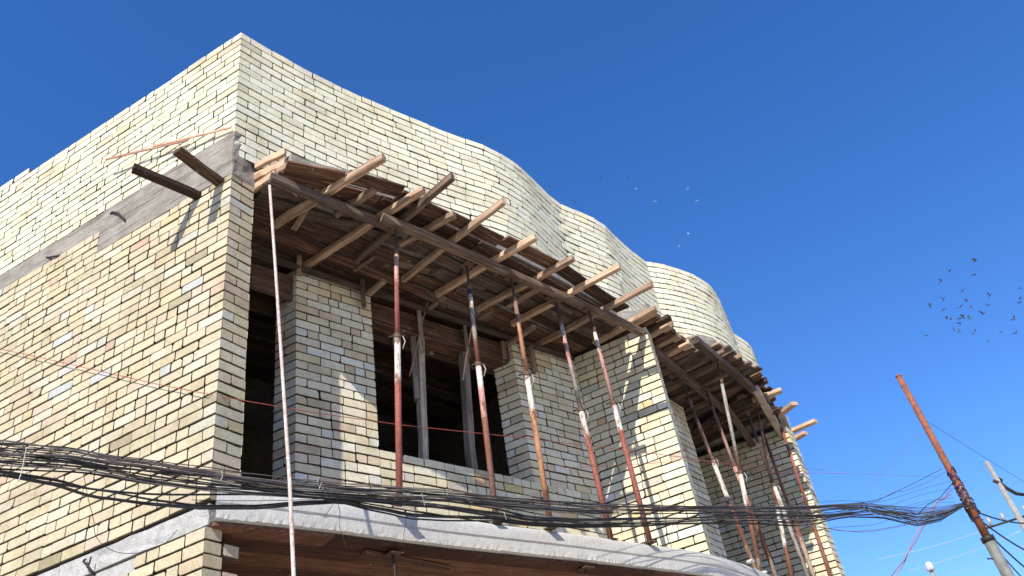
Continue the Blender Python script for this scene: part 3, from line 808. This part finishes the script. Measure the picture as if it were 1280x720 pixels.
for a, b, lab in [((842, 468), (905, 438), 'cross batten under the far deck, nearest the dividing wall'), ((858, 500), (938, 462), 'second cross batten under the far deck'),
                  ((868, 535), (958, 474), 'third cross batten under the far deck with a dark tip'), ((890, 548), (955, 520), 'fourth cross batten under the far deck'),
                  ((905, 565), (968, 540), 'farthest cross batten under the far deck')]:
    tag(timber('cross_batten', on_z(*a, 6.68), on_z(*b, 6.68), .05, .07, M_BOARD2 if 'dark' not in lab else M_DARKWOOD, seg=5), lab, 'batten', 'cross battens under the far deck')
for a, b, lab in [((945, 532), (979, 514), 'short pale plank end against the sky, nearest of the far four'), ((960, 530), (993, 504), 'sunlit plank tip against the sky beside the wavy parapet'),
                  ((960, 552), (1020, 526), 'longest sunlit plank tip reaching into the sky'), ((965, 563), (1007, 541), 'lowest plank tip just under the longest one')]:
    if 'nearest' in lab: a, b = (940, 500), (977, 488)
    tag(timber('plank', on_z(*a, 6.70), on_z(*b, 6.70), .1, .055, M_TIP, seg=3), lab, 'plank', 'plank tips at the far end of the formwork')

# ------------------------------------------------------------------ planks out of the side wall
bz = 6.735
def wallpt(x, y): return on_plane(x, y, A0, -65.65)
for tip, basep, lab in [((166, 210), (247, 247), 'dark plank sticking out of the side wall, the one farther from the corner'), ((221, 188), (275, 233), 'brown plank sticking out of the side wall, the one nearer the corner')]:
    t = on_z(*tip, bz); b = wallpt(*basep); b.z = bz
    b2 = b + (b-t).normalized()*.05
    tag(timber('plank', t, b2, .10 if 'brown' in lab else .075, .03 if 'brown' in lab else .06, M_DARKWOOD if 'dark' in lab else M_BOARD, seg=4), lab, 'plank', 'planks sticking out of the side wall')
for a, b, lab in [((146, 208), (238, 178), 'thin pinkish lath lying loose above the side wall planks'), ((205, 192), (292, 161), 'thin pinkish lath along the top of the concrete corner')]:
    A, B = wallpt(*a)-NI*.12, wallpt(*b)-NI*.03
    tag(timber('lath', A, B, .012, .022, M_LATH, seg=4), lab, 'lath')
def wallcurve(pts, out, r, name, lab, cat, mat=M_REBAR):
    P = [wallpt(x, y)-NI*o for (x, y), o in zip(pts, out)]
    tag(tube(name, P, r, mat, None, 8), lab, cat)
wallcurve([(136, 268), (142, 266), (150, 268), (156, 274), (158, 279)], [-.01, .012, .02, .012, -.01], .011, 'rebar', 'bent black rebar hook in the step of the concrete ring beam', 'rebar')
wallcurve([(57, 321), (64, 322.5), (71, 321), (77, 318)], [-.01, .012, .012, -.01], .009, 'rebar', 'small black rebar hook farther back on the ring beam', 'rebar')
wallcurve([(110, 700), (114, 704), (119, 709), (122, 720)], [.02, .06, .06, .02], .008, 'rebar', 'twisted dark rebar stub low on the grey floor beam', 'rebar')
wallcurve([(122, 698), (120, 706), (117, 712)], [.05, .05, .05], .006, 'rebar', 'short dark rebar end crossing the twisted stub', 'rebar')
# long pale pole leaning on the formwork from the street
top = at_dist(337, 232, 5.10); low = at_dist(367, 715, 4.30)
mid = at_dist(354, 480, 4.72)
d_ = (low-mid).normalized(); ft = low + d_*((0.0-low.z)/d_.z)
tag(tube('wooden_pole', [ft, low, at_dist(362, 600, 4.5), mid, at_dist(344, 330, 4.95), top], .0108, banded('pole_paint', [(0, (.36, .2, .17)), (.5, (.36, .2, .17)), (.75, (.42, .27, .21)), (.9, (.5, .42, .36))], rust=(.4, .25, .2)), None, 10), 'long thin pinkish pole leaning against the near edge of the formwork', 'pole')

# ------------------------------------------------------------------ ground floor soffit formwork
sof = empty('soffit_formwork', (A0.x, A0.y, Z_SOF-.03), 'dark brown board formwork under the concrete floor slab', 'formwork')
su = (V2(1.1, 7.80)-V2(-2.045, 4.875)).normalized(); sn = Vector((-su.y, su.x, 0))
for row in range(16):
    off = .2+.105 + row*.205
    L = 6.6
    cuts = [0.02] + sorted(R.uniform(1, 5.6) for _ in range(2)) + [L]
    for a, b in zip(cuts, cuts[1:]):
        if b-a < .3: continue
        pa = V2(-2.045, 4.875)+su*a+sn*off; pb = V2(-2.045, 4.875)+su*(b-.006)+sn*off
        if a > 3.6: continue
        bb = min(b, 4.9); pb = V2(-2.045, 4.875)+su*(bb-.006)+sn*off
        timber('board', (pa.x, pa.y, Z_SOF-.018-.004*(row % 2)), (pb.x, pb.y, Z_SOF-.018-.004*(row % 2)), .202, .022, M_SOFFIT, sof, rough=.001, seg=3)
cut = [i for i in range(0, len(se)-26, 9)]
for i0, i1 in zip(cut, cut[1:]+[len(se)-26]):
    if i1 <= i0: continue
    P = se[i0:i1+1]; v = []; f = []
    for i, p in enumerate(P):
        k = i0+i; q = (se[min(k+1, len(se)-1)]-se[max(k-1, 0)]).normalized(); o = Vector((q.y, -q.x, 0))
        for off in (-.03, -.20):
            for z in (Z_SOF-.026, Z_SOF-.004): v.append((p.x+o.x*off, p.y+o.y*off, z))
    for i in range(len(P)-1):
        a = 4*i; f += [(a, a+4, a+5, a+1), (a+2, a+3, a+7, a+6), (a, a+2, a+6, a+4), (a+1, a+5, a+7, a+3)]
    f += [(0, 1, 3, 2), (4*len(P)-4, 4*len(P)-2, 4*len(P)-1, 4*len(P)-3)]
    mesh_obj('edge_board', v, f, M_SOFFIT, sof)
sp = on_z(492, 706, 3.6)
for y_, lab in ((0, 'dark timber bearer under the ground floor soffit, left of the hidden prop'), (1, 'dark timber bearer under the ground floor soffit, right of the hidden prop')):
    pass
tag(timber('bearer', on_z(455, 690, 3.72), on_z(560, 710, 3.72), .05, .03, M_BOARD, seg=3), 'short dark bearer across the ground floor soffit', 'beam')
prop((492, 694), (494, 719), [(0, ORG), (3.4, ORG)], 'orange topped prop under the floor slab at the bottom edge', zt=3.71, foot=0.004, collar=1.6, ztop_pt=3.7, group='props under the floor slab')
prop((733, 715), (735, 730), [(0, RUST), (3.4, BRN)], 'dark topped prop under the floor slab to the right at the bottom edge', zt=3.73, foot=0.004, collar=1.6, ztop_pt=3.7, group='props under the floor slab')

# ------------------------------------------------------------------ poles
def up_pole(name, a, b, d, parts, lab, cat='pole', base=True):
    A, B = at_dist(*a, d), at_dist(*b, d); dv = (B-A).normalized()
    G = A + dv*((0-A.z)/dv.z)
    t = empty(name, G, lab, cat)
    for (z0, z1, r0, r1, mat, nm) in parts:
        z1 = min(z1, A.z+.001)
        tube(nm, [A+dv*((z0-A.z)/dv.z), A+dv*((z1-A.z)/dv.z)], r0, mat, t, 16, r2=r1)
    return t, A, dv
DP = 14.0
t1, PA, PD = up_pole('utility_pole', (1123, 470), (1258, 716), DP, [(0, 4.85, .085, .078, M_GREYPOLE, 'lower_tube'), (4.82, 20, .058, .045, M_RUSTPOLE, 'upper_tube')], 'rusty steel utility pole where the cable bundle is tied')
def polept(z): return PA + PD*((z-PA.z)/PD.z)
zb = at_dist(1200, 625, DP).z
tube('joint_collar', [polept(4.80), polept(4.87)], .095, M_STEEL, t1, 14)
tube('cap', [polept(PA.z-.02), polept(PA.z+.01)], .05, M_RUSTPOLE, t1, 12)
tube('bracket', [polept(4.55)-RT*.16, polept(4.55)+RT*.02], .012, M_STEEL, t1, 8)
def coil(parent, c0, z0, z1, r, turns, wr, mat, name):
    P = []
    for i in range(turns*14+1):
        t = i/(turns*14); a = 2*math.pi*turns*t; p = polept(z0+(z1-z0)*t); rr = r*R.uniform(.8, 1.05)+R.uniform(-.004, .01)
        P.append(p + Vector((math.cos(a)*rr, math.sin(a)*rr, R.uniform(-.05, .05))))
    return tube(name, P, wr, mat, parent, 6)
coil(t1, None, 5.42, 5.92, .064, 9, .009, M_PURPLE, 'tape_wrap')
coil(t1, None, 5.30, 5.62, .07, 4, .005, M_TIE, 'wire_wrap')
coil(t1, None, 5.15, 5.45, .075, 5, .008, M_BLACK, 'wire_wrap')
DP2 = 19.0
t2, PB, PE = up_pole('utility_pole', (1233, 577), (1279, 656), DP2, [(0, 20, .11, .045, M_CONPOLE, 'shaft')], 'grey utility pole partly cut off by the right edge')
p_ = at_dist(1251, 604, DP2); tube('insulator', [p_-RT*.12+Vector((0, 0, .05)), p_, p_+RT*.06-Vector((0, 0, .1)), p_+RT*.2-Vector((0, 0, .22)), p_+RT*.33-Vector((0, 0, .24))], .035, M_STEEL, t2, 8)
p_ = at_dist(1243, 594, DP2); tube('bracket', [p_-RT*.03, p_+RT*.1-Vector((0, 0, .12))], .03, M_STEEL, t2, 8)
p_ = at_dist(1270, 647, DP2); tube('cross_arm', [p_-RT*.7-Vector((0, 0, .22)), p_+RT*.5+Vector((0, 0, .12))], .02, M_STEEL, t2, 8)
for k in (-.55, -.25, .25):
    tube('insulator', [p_+RT*k+Vector((0, 0, .3*k-.0)), p_+RT*k+Vector((0, 0, .3*k+.16))], .03, M_TIE, t2, 8)
t3, PC, PG = up_pole('lamp_post', (1163, 711), (1168, 722), 30.0, [(0, 20, .09, .06, M_CONPOLE, 'shaft')], 'distant pale post whose tip just shows at the bottom edge', 'post')
tube('cap', [PC-Vector((0, 0, .05)), PC+Vector((0, 0, .12)), PC+Vector((0, 0, .2))], .14, M_WHITE, t3, 12, r2=.07)

# ------------------------------------------------------------------ cables
CL = V2(-3.05, 3.05); CP = V2(polept(zb).x, polept(zb).y)
caz = math.degrees(math.atan2((CP-CL).x, (CP-CL).y))
def cpt(x, y, off=0):
    n = Vector((math.cos(math.radians(caz)), -math.sin(math.radians(caz)), 0))
    return on_plane(x, y, CL+n*off, caz)
def spline(knots, x):
    for (a, b) in zip(knots, knots[1:]):
        if x <= b[0] or b is knots[-1]:
            t = (x-a[0])/(b[0]-a[0]); t = min(max(t, 0), 1); t = t*t*(3-2*t)*.35+t*.65
            return [p+(q-p)*t for p, q in zip(a[1:], b[1:])]
def px_cable(knots, u, mat, r, parent, step=14, wig=.25, off=0, name='cable', amp=1.0):
    """knots: (x, centre y, half band); u in -1..1 chooses the place in the band"""
    x0, x1 = knots[0][0], knots[-1][0]; n = max(3, int((x1-x0)/step)); P = []
    ph = [R.uniform(0, 6.28) for _ in range(4)]; fr = [R.uniform(.006, .013), R.uniform(.015, .028), R.uniform(.004, .008)]
    for i in range(n+1):
        x = x0+(x1-x0)*i/n; y, h = spline(knots, x)
        uu = u + amp*(.55*math.sin(x*fr[0]+ph[0]) + wig*math.sin(x*fr[1]+ph[1]))
        uu = max(-1.15, min(1.15, uu))
        P.append(cpt(x, y+uu*h, off+.045*math.sin(x*fr[2]+ph[2])+R.uniform(-.002, .002)))
    return tube(name, P, r, mat, parent, 6)
KU = [(-60, 552, 10), (0, 562, 10), (80, 568, 9), (150, 580, 8), (245, 592, 8.5), (305, 600, 8), (365, 607, 8), (465, 614, 7), (540, 619, 7), (640, 629, 6), (740, 637, 6), (860, 637, 5), (940, 637, 6), (1010, 637, 5), (1043, 633, 3), (1077, 633, 4), (1113, 639, 6), (1147, 644, 8), (1180, 639, 5), (1203, 631, 2)]
KM = [(-60, 570, 8), (0, 578, 8), (60, 582, 6), (100, 585, 5), (200, 602, 5), (260, 609, 5), (330, 615, 5), (420, 622, 4), (540, 630, 6), (615, 641, 6), (665, 650, 4), (740, 652, 4), (860, 650, 3.5), (940, 646, 7), (1027, 646, 4), (1060, 642, 3), (1090, 638, 5), (1120, 643, 8), (1147, 648, 7), (1173, 645, 5), (1203, 633, 1.5)]
KL = [(-60, 578, 5), (0, 592, 4.5), (60, 602, 4), (120, 618, 5), (200, 629, 3), (250, 634, 2), (320, 634, 2), (390, 628, 2), (425, 626, 2), (472, 636, 3), (515, 644, 4), (560, 647, 4), (615, 648, 4), (665, 655, 3), (720, 657, 3), (790, 656, 3), (860, 653, 3), (940, 652, 5), (1000, 655, 4), (1060, 644, 3), (1100, 643, 5), (1147, 655, 3), (1173, 650, 3), (1203, 633, 1.5)]
def bundle(K, n, lab, mats, rr, offs):
    o = empty('cable_bundle', cpt(0, K[1][1]), lab, 'cables', 'bundles of black cables across the facade')
    for i in range(n):
        u = -1+2*(i+.5)/n
        m = mats[i % len(mats)]
        px_cable(K, u, m, R.uniform(*rr), o, off=R.uniform(*offs), amp=R.uniform(.5, .95))
    return o
bU = bundle(KU, 22, 'topmost thick bundle of black and grey cables crossing the facade', [M_BLACK, M_GREYC, M_BROWNC, M_BLACK, M_GREYC, M_BLACK, M_GREYC], (.0021, .0042), (-.05, .06))
bM = bundle(KM, 10, 'middle bundle of black cables just under the topmost one', [M_BLACK, M_GREYC, M_BLACK], (.0025, .005), (-.03, .05))
bL = bundle(KL, 5, 'lowest bundle of shiny black cables hanging in a loop before the corner', [M_BLACK], (.004, .0058), (-.02, .03))
# single cable running flat before splitting
def single(pts, r, mat, lab, off=.03, plane=None, name='cable', cat='cable', group=None, dz=None):
    K = [(p[0], p[1], 0) for p in pts]
    P = []
    n = max(4, int((K[-1][0]-K[0][0])/18))
    xs = [K[0][0]+(K[-1][0]-K[0][0])*i/n for i in range(n+1)]
    Q = smooth_path([(k[0], k[1]) for k in K], 5)
    P = [(plane(q.x, q.y) if plane else cpt(q.x, q.y, off)) for q in Q]
    return tag(tube(name, P, r, mat, None, 6), lab, cat, group)
single([(-40, 588), (60, 603), (130, 613), (200, 618), (300, 618), (365, 619), (430, 624), (520, 632), (600, 640), (700, 650)], .0055, M_BLACK, 'single black cable running level above the hanging loop', cat='cable')
single([(240, 625), (300, 626), (370, 625), (440, 622)], .002, M_BLACK, 'hair thin wire between the level cable and the loop', cat='wire')
single([(640, 622), (800, 634), (960, 643), (1010, 655), (1060, 664), (1120, 658), (1180, 640)], .0035, M_GREYC, 'thin cable sagging below the bundles near the sky', cat='cable')
single([(560, 617), (720, 628), (900, 635), (960, 636), (1080, 628), (1130, 610), (1177, 586)], .004, M_BLACK, 'black cable rising to the rusty pole above the tape', cat='cable')
single([(900, 640), (1000, 645), (1080, 632), (1118, 615), (1130, 614), (1163, 601), (1182, 590)], .0035, M_BROWNC, 'brown cable rising in a kink to the rusty pole', cat='cable')
single([(930, 648), (1030, 660), (1080, 665), (1130, 657), (1175, 645)], .003, M_GREYC, 'lowest thin grey line beside the end of the facade', cat='wire')
for i, (y0, y1, lab) in enumerate([(622, 600, 'upper faint wire fanning out left of the rusty pole'), (632, 610, 'second faint wire fanning out left of the rusty pole'), (641, 622, 'third faint wire fanning out left of the rusty pole'), (655, 628, 'lowest faint wire fanning out left of the rusty pole')]):
    single([(990, y0+10), (1050, y0+4), (1100, y0+5-i*2), (1150, y1+12-i*3), (1192, y1)], .0022, M_BLACK, lab, cat='wire')
# dangling wires and ties
def dangle(pts, r, mat, lab, off=.06, cat='wire'): return single(pts, r, mat, lab, off=off, name='wire', cat=cat)
def vt(pts, r, mat, lab, off, plane=None):
    Q = smooth_path(pts, 6); P = [(plane(q.x, q.y) if plane else cpt(q.x, q.y, off)) for q in Q]
    return tag(tube('wire', P, r, mat, None, 6), lab, 'wire')
vt([(33, 560), (30, 575), (27, 590), (23, 602)], .0025, M_TIE, 'pale tie wire round the bundles at the left edge', .1)
vt([(104, 590), (110, 622), (117, 650), (119, 668), (130, 682), (150, 691), (180, 690), (205, 680), (222, 662)], .0016, M_BLACK, 'thin wire looping down over the grey floor beam', .0)
vt([(277, 588), (278, 596), (275, 601)], .0025, M_TIE, 'short pale tie on the bundle above the slab corner', .09)
vt([(400, 596), (396, 605), (404, 610), (399, 612), (402, 603)], .0022, M_TIE, 'small knot of tie wire on the bundle under the wide pier', .09)
vt([(420, 612), (421, 624), (425, 640), (424, 655), (430, 675), (434, 687)], .0018, M_BLACK, 'thin wire dangling over the slab edge', .05)
vt([(419, 627), (410, 640), (405, 647), (413, 645)], .0016, M_BLACK, 'thin curled wire end before the slab', .06)
vt([(508, 645), (506, 660), (504, 675)], .0018, M_BLACK, 'short wire end hanging before the slab', .05)
vt([(527, 617), (529, 624), (531, 632)], .0025, M_TIE, 'pale tie on the cables under the nearest red prop', .09)
vt([(630, 640), (633, 650)], .0025, M_TIE, 'pale tie on the cables under the second prop', .09)
# thin red wire strung along the front of the balconies
WF0 = V2(-2.14, 4.84); WF1 = V2(1.46, 8.22)
wa = math.degrees(math.atan2((WF1-WF0).x, (WF1-WF0).y))
def wpl(x, y): return on_plane(x, y, WF0, wa)
PW = [wallpt(0, 437)-NI*.03, wallpt(60, 450)-NI*.03, wallpt(120, 463.5)-NI*.03, wallpt(200, 482)-NI*.03, wallpt(262, 494)-NI*.03] + [wpl(x, y) for x, y in ((300, 500), (400, 517), (500, 531), (640, 546), (760, 560), (857, 572))] + [on_plane(x, y, F1-V2(-.03, .05), 32.4) for x, y in ((900, 579), (960, 583), (1010, 586), (1030, 588))]
tag(tube('wire', PW, .0028, M_REDW, None, 6), 'thin red wire strung across the side wall and both balconies', 'wire')
single([(700, 585), (800, 580), (880, 576), (960, 590), (1060, 592), (1170, 596)], .002, M_REDW, 'faint reddish wire running from the far balcony into the sky', off=-.0)
# reddish frayed wires down from the rusty pole
def pp(x, y, d): return at_dist(x, y, d)
for i, (pts, lab) in enumerate([([(1190, 612, 13.95), (1170, 630, 13.6), (1150, 668, 13.0), (1115, 720, 12.2), (1100, 745, 11.9)], 'reddish frayed line drooping from the rusty pole to the bottom edge'),
                 ([(1188, 617, 13.95), (1165, 633, 13.7), (1146, 665, 13.1), (1126, 710, 12.4), (1118, 740, 12)], 'second pinkish line drooping beside the frayed one')]):
    Q = [pp(*p) for p in pts]; 
    P = []
    for a, b in zip(Q, Q[1:]):
        for k in range(5):
            P.append(a.lerp(b, k/5)+Vector((R.uniform(-.02, .02), R.uniform(-.02, .02), R.uniform(-.02, .02))))
    P.append(Q[-1]); tag(tube('wire', P, .006, M_REDW if i == 0 else M_LATH, None, 6), lab, 'wire')
vtl = [(1194, 600), (1175, 622), (1158, 632), (1148, 643)]
tag(tube('wire', [pp(x, y, 13.8) for x, y in vtl], .006, M_BLACK, None, 6), 'tangle of short dark wire hanging left of the tape wrap', 'wire')
# lines between the poles and off to the right
def line(a, da, b, db, sag, r, mat, lab, n=14):
    A, B = pp(*a, da), pp(*b, db)
    P = [A.lerp(B, i/n)-Vector((0, 0, sag*4*(i/n)*(1-i/n))) for i in range(n+1)]
    return tag(tube('wire', P, r, mat, None, 6), lab, 'wire')
line((1203, 632), 14, (1300, 652), 17, .12, .012, M_BLACK, 'thick cable from the rusty pole to the right, uppermost')
line((1205, 634), 14, (1310, 700), 16, .12, .013, M_BLACK, 'thick cable from the rusty pole to the right, second one down')
line((1206, 636), 14, (1305, 728), 15, .10, .013, M_BLACK, 'thick cable from the rusty pole to the right, third one down')
line((1207, 638), 14, (1300, 745), 15, .10, .010, M_BLACK, 'thick cable from the rusty pole to the right, lowest')
line((1152, 522), 14.6, (1290, 608), 19, .02, .004, M_BLACK, 'faint wire between the rusty pole and the grey pole top')
line((1152, 540), 30, (1085, 610), 30, .0, .006, M_GREYC, 'very faint distant wire left of the rusty pole')
for i, (a, b) in enumerate([((1090, 700), (1260, 652)), ((1130, 714), (1275, 664)), ((1180, 718), (1285, 680)), ((1235, 722), (1300, 700))]):
    line(a, 32, b, 26, .1, .007, M_WHITE, ['highest', 'second', 'third', 'lowest'][i]+' of the pale power lines low at the right')

# ------------------------------------------------------------------ birds
def bird_mesh(name, mat, flap, yaw):
    v = []; f = []
    prof = [(-.17, .004), (-.1, .02), (-.03, .035), (.04, .038), (.09, .025), (.12, .018), (.15, .004)]
    n = 8
    for x, r_ in prof:
        for k in range(n): t = 2*math.pi*k/n; v.append((x, math.cos(t)*r_, math.sin(t)*r_))
    for i in range(len(prof)-1):
        for k in range(n): f.append((i*n+k, i*n+(k+1) % n, (i+1)*n+(k+1) % n, (i+1)*n+k))
    b = len(v)
    for sx, yy in ((-.24, .045), (-.24, -.045), (-.13, .012), (-.13, -.012)): v.append((sx, yy, 0))
    f.append((b, b+1, b+3, b+2))
    for s in (1, -1):
        b = len(v); c, sn_ = math.cos(flap), math.sin(flap)
        pts = [(.06, .02, 0), (-.06, .02, 0), (.08, .16*c, .16*sn_), (-.06, .15*c, .15*sn_), (.02, .33*c, .33*sn_*.8), (-.04, .3*c, .3*sn_*.8)]
        for x, y, z in pts: v.append((x, y*s, z+.012))
        for x, y, z in pts: v.append((x, y*s, z))
        for q in ((0, 2, 3, 1), (2, 4, 5, 3)):
            f.append(tuple(b+i for i in q)); f.append(tuple(b+6+i for i in q[::-1]))
        for a_, b_ in ((0, 2), (2, 4), (4, 5), (5, 3), (3, 1)): f.append((b+a_, b+b_, b+6+b_, b+6+a_))
    me = bpy.data.meshes.new(name); me.from_pydata(v, [], f); me.materials.append(mat); me.update()
    return me
BM = [bird_mesh('bird', M_BIRD, fl, 0) for fl in (.2, .7, -.35, 1.0)]
BW = [bird_mesh('bird', M_PALEBIRD, fl, 0) for fl in (.3, .8)]
bp = [(440, 88), (258, 160), (425, 187), (203, 230), (350, 294), (218, 355), (380, 367), (122, 392), (333, 408), (410, 415), (215, 427), (540, 330), (525, 398), (492, 455), (240, 487), (268, 495), (348, 467), (335, 488), (400, 488), (335, 523), (290, 570), (330, 578), (438, 575), (103, 606), (528, 642), (617, 580), (722, 588), (705, 494), (745, 280), (748, 343), (740, 383), (420, 590)]
special = {0: 'dark bird at the very top of the flock', 1: 'dark bird at the upper left of the flock', 2: 'larger dark bird just below the topmost one', 23: 'dark bird at the lower left end of the flock',
           24: 'dark bird lowest in the whole flock', 28: 'bird highest of the three by the right edge of the frame', 30: 'bird lowest of the three by the right edge of the frame', 29: 'middle bird of the three by the right edge of the frame', 7: 'leftmost bird halfway up the flock',
           11: 'dark bird with spread wings on the right side of the flock', 13: 'larger bird right of the tight centre of the flock', 25: 'dark bird at the lower right of the flock', 26: 'rightmost bird along the lower edge of the flock', 27: 'single bird between the flock and the right edge',
           3: 'dark bird second down along the left of the flock', 4: 'single dark bird over the tight centre of the flock'}
for i, (x, y) in enumerate(bp):
    p = at_dist(1140+x/5.536, 310+y/5.536, 62+R.uniform(-6, 8))
    o = bpy.data.objects.new('bird', R.choice(BM)); COL.objects.link(o); o.location = p
    o.rotation_euler = (R.uniform(-.5, .5), R.uniform(-.25, .25), R.uniform(0, 6.28)); s = R.uniform(.7, 1.05)*(1.15 if i in (0, 1, 2, 11, 13) else .95); o.scale = (s, s, s)
    tag(o, special.get(i, 'small dark bird flying in the tight centre of the flock'), 'bird', 'flock of birds in the blue sky')
pb = [((85, 347), 'dark speck of a bird just above the parapet edge'), ((240, 205), 'faint bird highest left above the wavy parapet'), ((410, 198), 'faint brownish bird second from the left above the parapet'), ((458, 270), 'faint pale bird below the brownish one'),
      ((765, 268), 'pale bird farthest up to the right above the parapet'), ((822, 340), 'pale bird just below the one farthest right'), ((572, 345), 'faint pale bird in the middle above the parapet'), ((715, 615), 'pale bird with spread wings lowest above the far bulge'), ((770, 540), 'faint dark bird above the pale lowest one')]
for i, ((x, y), lab) in enumerate(pb):
    p = at_dist(700+x/4.8, 180+y/4.8, 85)
    o = bpy.data.objects.new('bird', R.choice(BW) if 'pale' in lab else R.choice(BM)); COL.objects.link(o); o.location = p
    o.rotation_euler = (R.uniform(-.4, .4), R.uniform(-.3, .3), R.uniform(0, 6.28)); s = .8; o.scale = (s, s, s)
    tag(o, lab, 'bird', 'distant birds above the parapet')

# ------------------------------------------------------------------ ground
def ground_mat():
    m, nt, b = new_mat('dusty_ground')
    g = N(nt, 'ShaderNodeNewGeometry')
    n1 = N(nt, 'ShaderNodeTexNoise', Scale=.6, Detail=10.0, Roughness=.7); nt.links.new(g.outputs['Position'], n1.inputs['Vector'])
    r1 = ramp(nt, [(.3, (.4, .34, .26)), (.7, (.52, .46, .37))]); nt.links.new(n1.outputs[0], r1.inputs[0]); nt.links.new(r1.outputs[0], b.inputs['Base Color'])
    bump(nt, b, n1.outputs[0], .6, .05); return m
g = 900; nx = 24
v = [(-g+2*g*i/nx, -g+2*g*j/nx, 0) for j in range(nx+1) for i in range(nx+1)]
f = [(j*(nx+1)+i, j*(nx+1)+i+1, (j+1)*(nx+1)+i+1, (j+1)*(nx+1)+i) for j in range(nx) for i in range(nx)]
tag(mesh_obj('ground', v, f, ground_mat(), origin=(0, 0, 0)), kind='structure')

# ------------------------------------------------------------------ light, sky, camera
SAZ, SEL = 195.0, 39.5
world = bpy.data.worlds.new('World'); sc.world = world; world.use_nodes = True
nt = world.node_tree; bg = nt.nodes['Background']
sky = nt.nodes.new('ShaderNodeTexSky'); sky.sky_type = 'NISHITA'; sky.sun_disc = False
sky.sun_elevation = math.radians(SEL); sky.sun_rotation = math.radians(SAZ)
sky.air_density = 1.0; sky.dust_density = 0.0; sky.ozone_density = 4.5; sky.altitude = 300
hs = nt.nodes.new('ShaderNodeHueSaturation'); hs.inputs['Saturation'].default_value = 1.22
nt.links.new(sky.outputs[0], hs.inputs['Color']); tint = mix(nt, hs.outputs[0], (1.0, .94, 1.13), 1.0); nt.links.new(tint, bg.inputs[0]); bg.inputs[1].default_value = .12
ld = bpy.data.lights.new('sun', 'SUN'); ld.energy = 4.4; ld.angle = math.radians(.5); ld.color = (1, .945, .84)
lo = bpy.data.objects.new('sun', ld); COL.objects.link(lo)
sv = Vector((math.sin(math.radians(SAZ))*math.cos(math.radians(SEL)), math.cos(math.radians(SAZ))*math.cos(math.radians(SEL)), math.sin(math.radians(SEL))))
lo.rotation_euler = sv.to_track_quat('Z', 'Y').to_euler(); lo.location = (0, 0, 30)
cd = bpy.data.cameras.new('camera'); cd.sensor_width = 36; cd.lens = 36*F/1280; cd.clip_end = 3000; cd.clip_start = .05
co = bpy.data.objects.new('camera', cd); COL.objects.link(co)
Mx = Matrix((RT, UP, -FW)).transposed().to_4x4(); Mx.translation = CAM; co.matrix_world = Mx
sc.camera = co
sc.view_settings.view_transform = 'Standard'; sc.view_settings.look = 'None'; sc.view_settings.exposure = .74; sc.view_settings.gamma = 1
sc.render.engine = 'CYCLES'
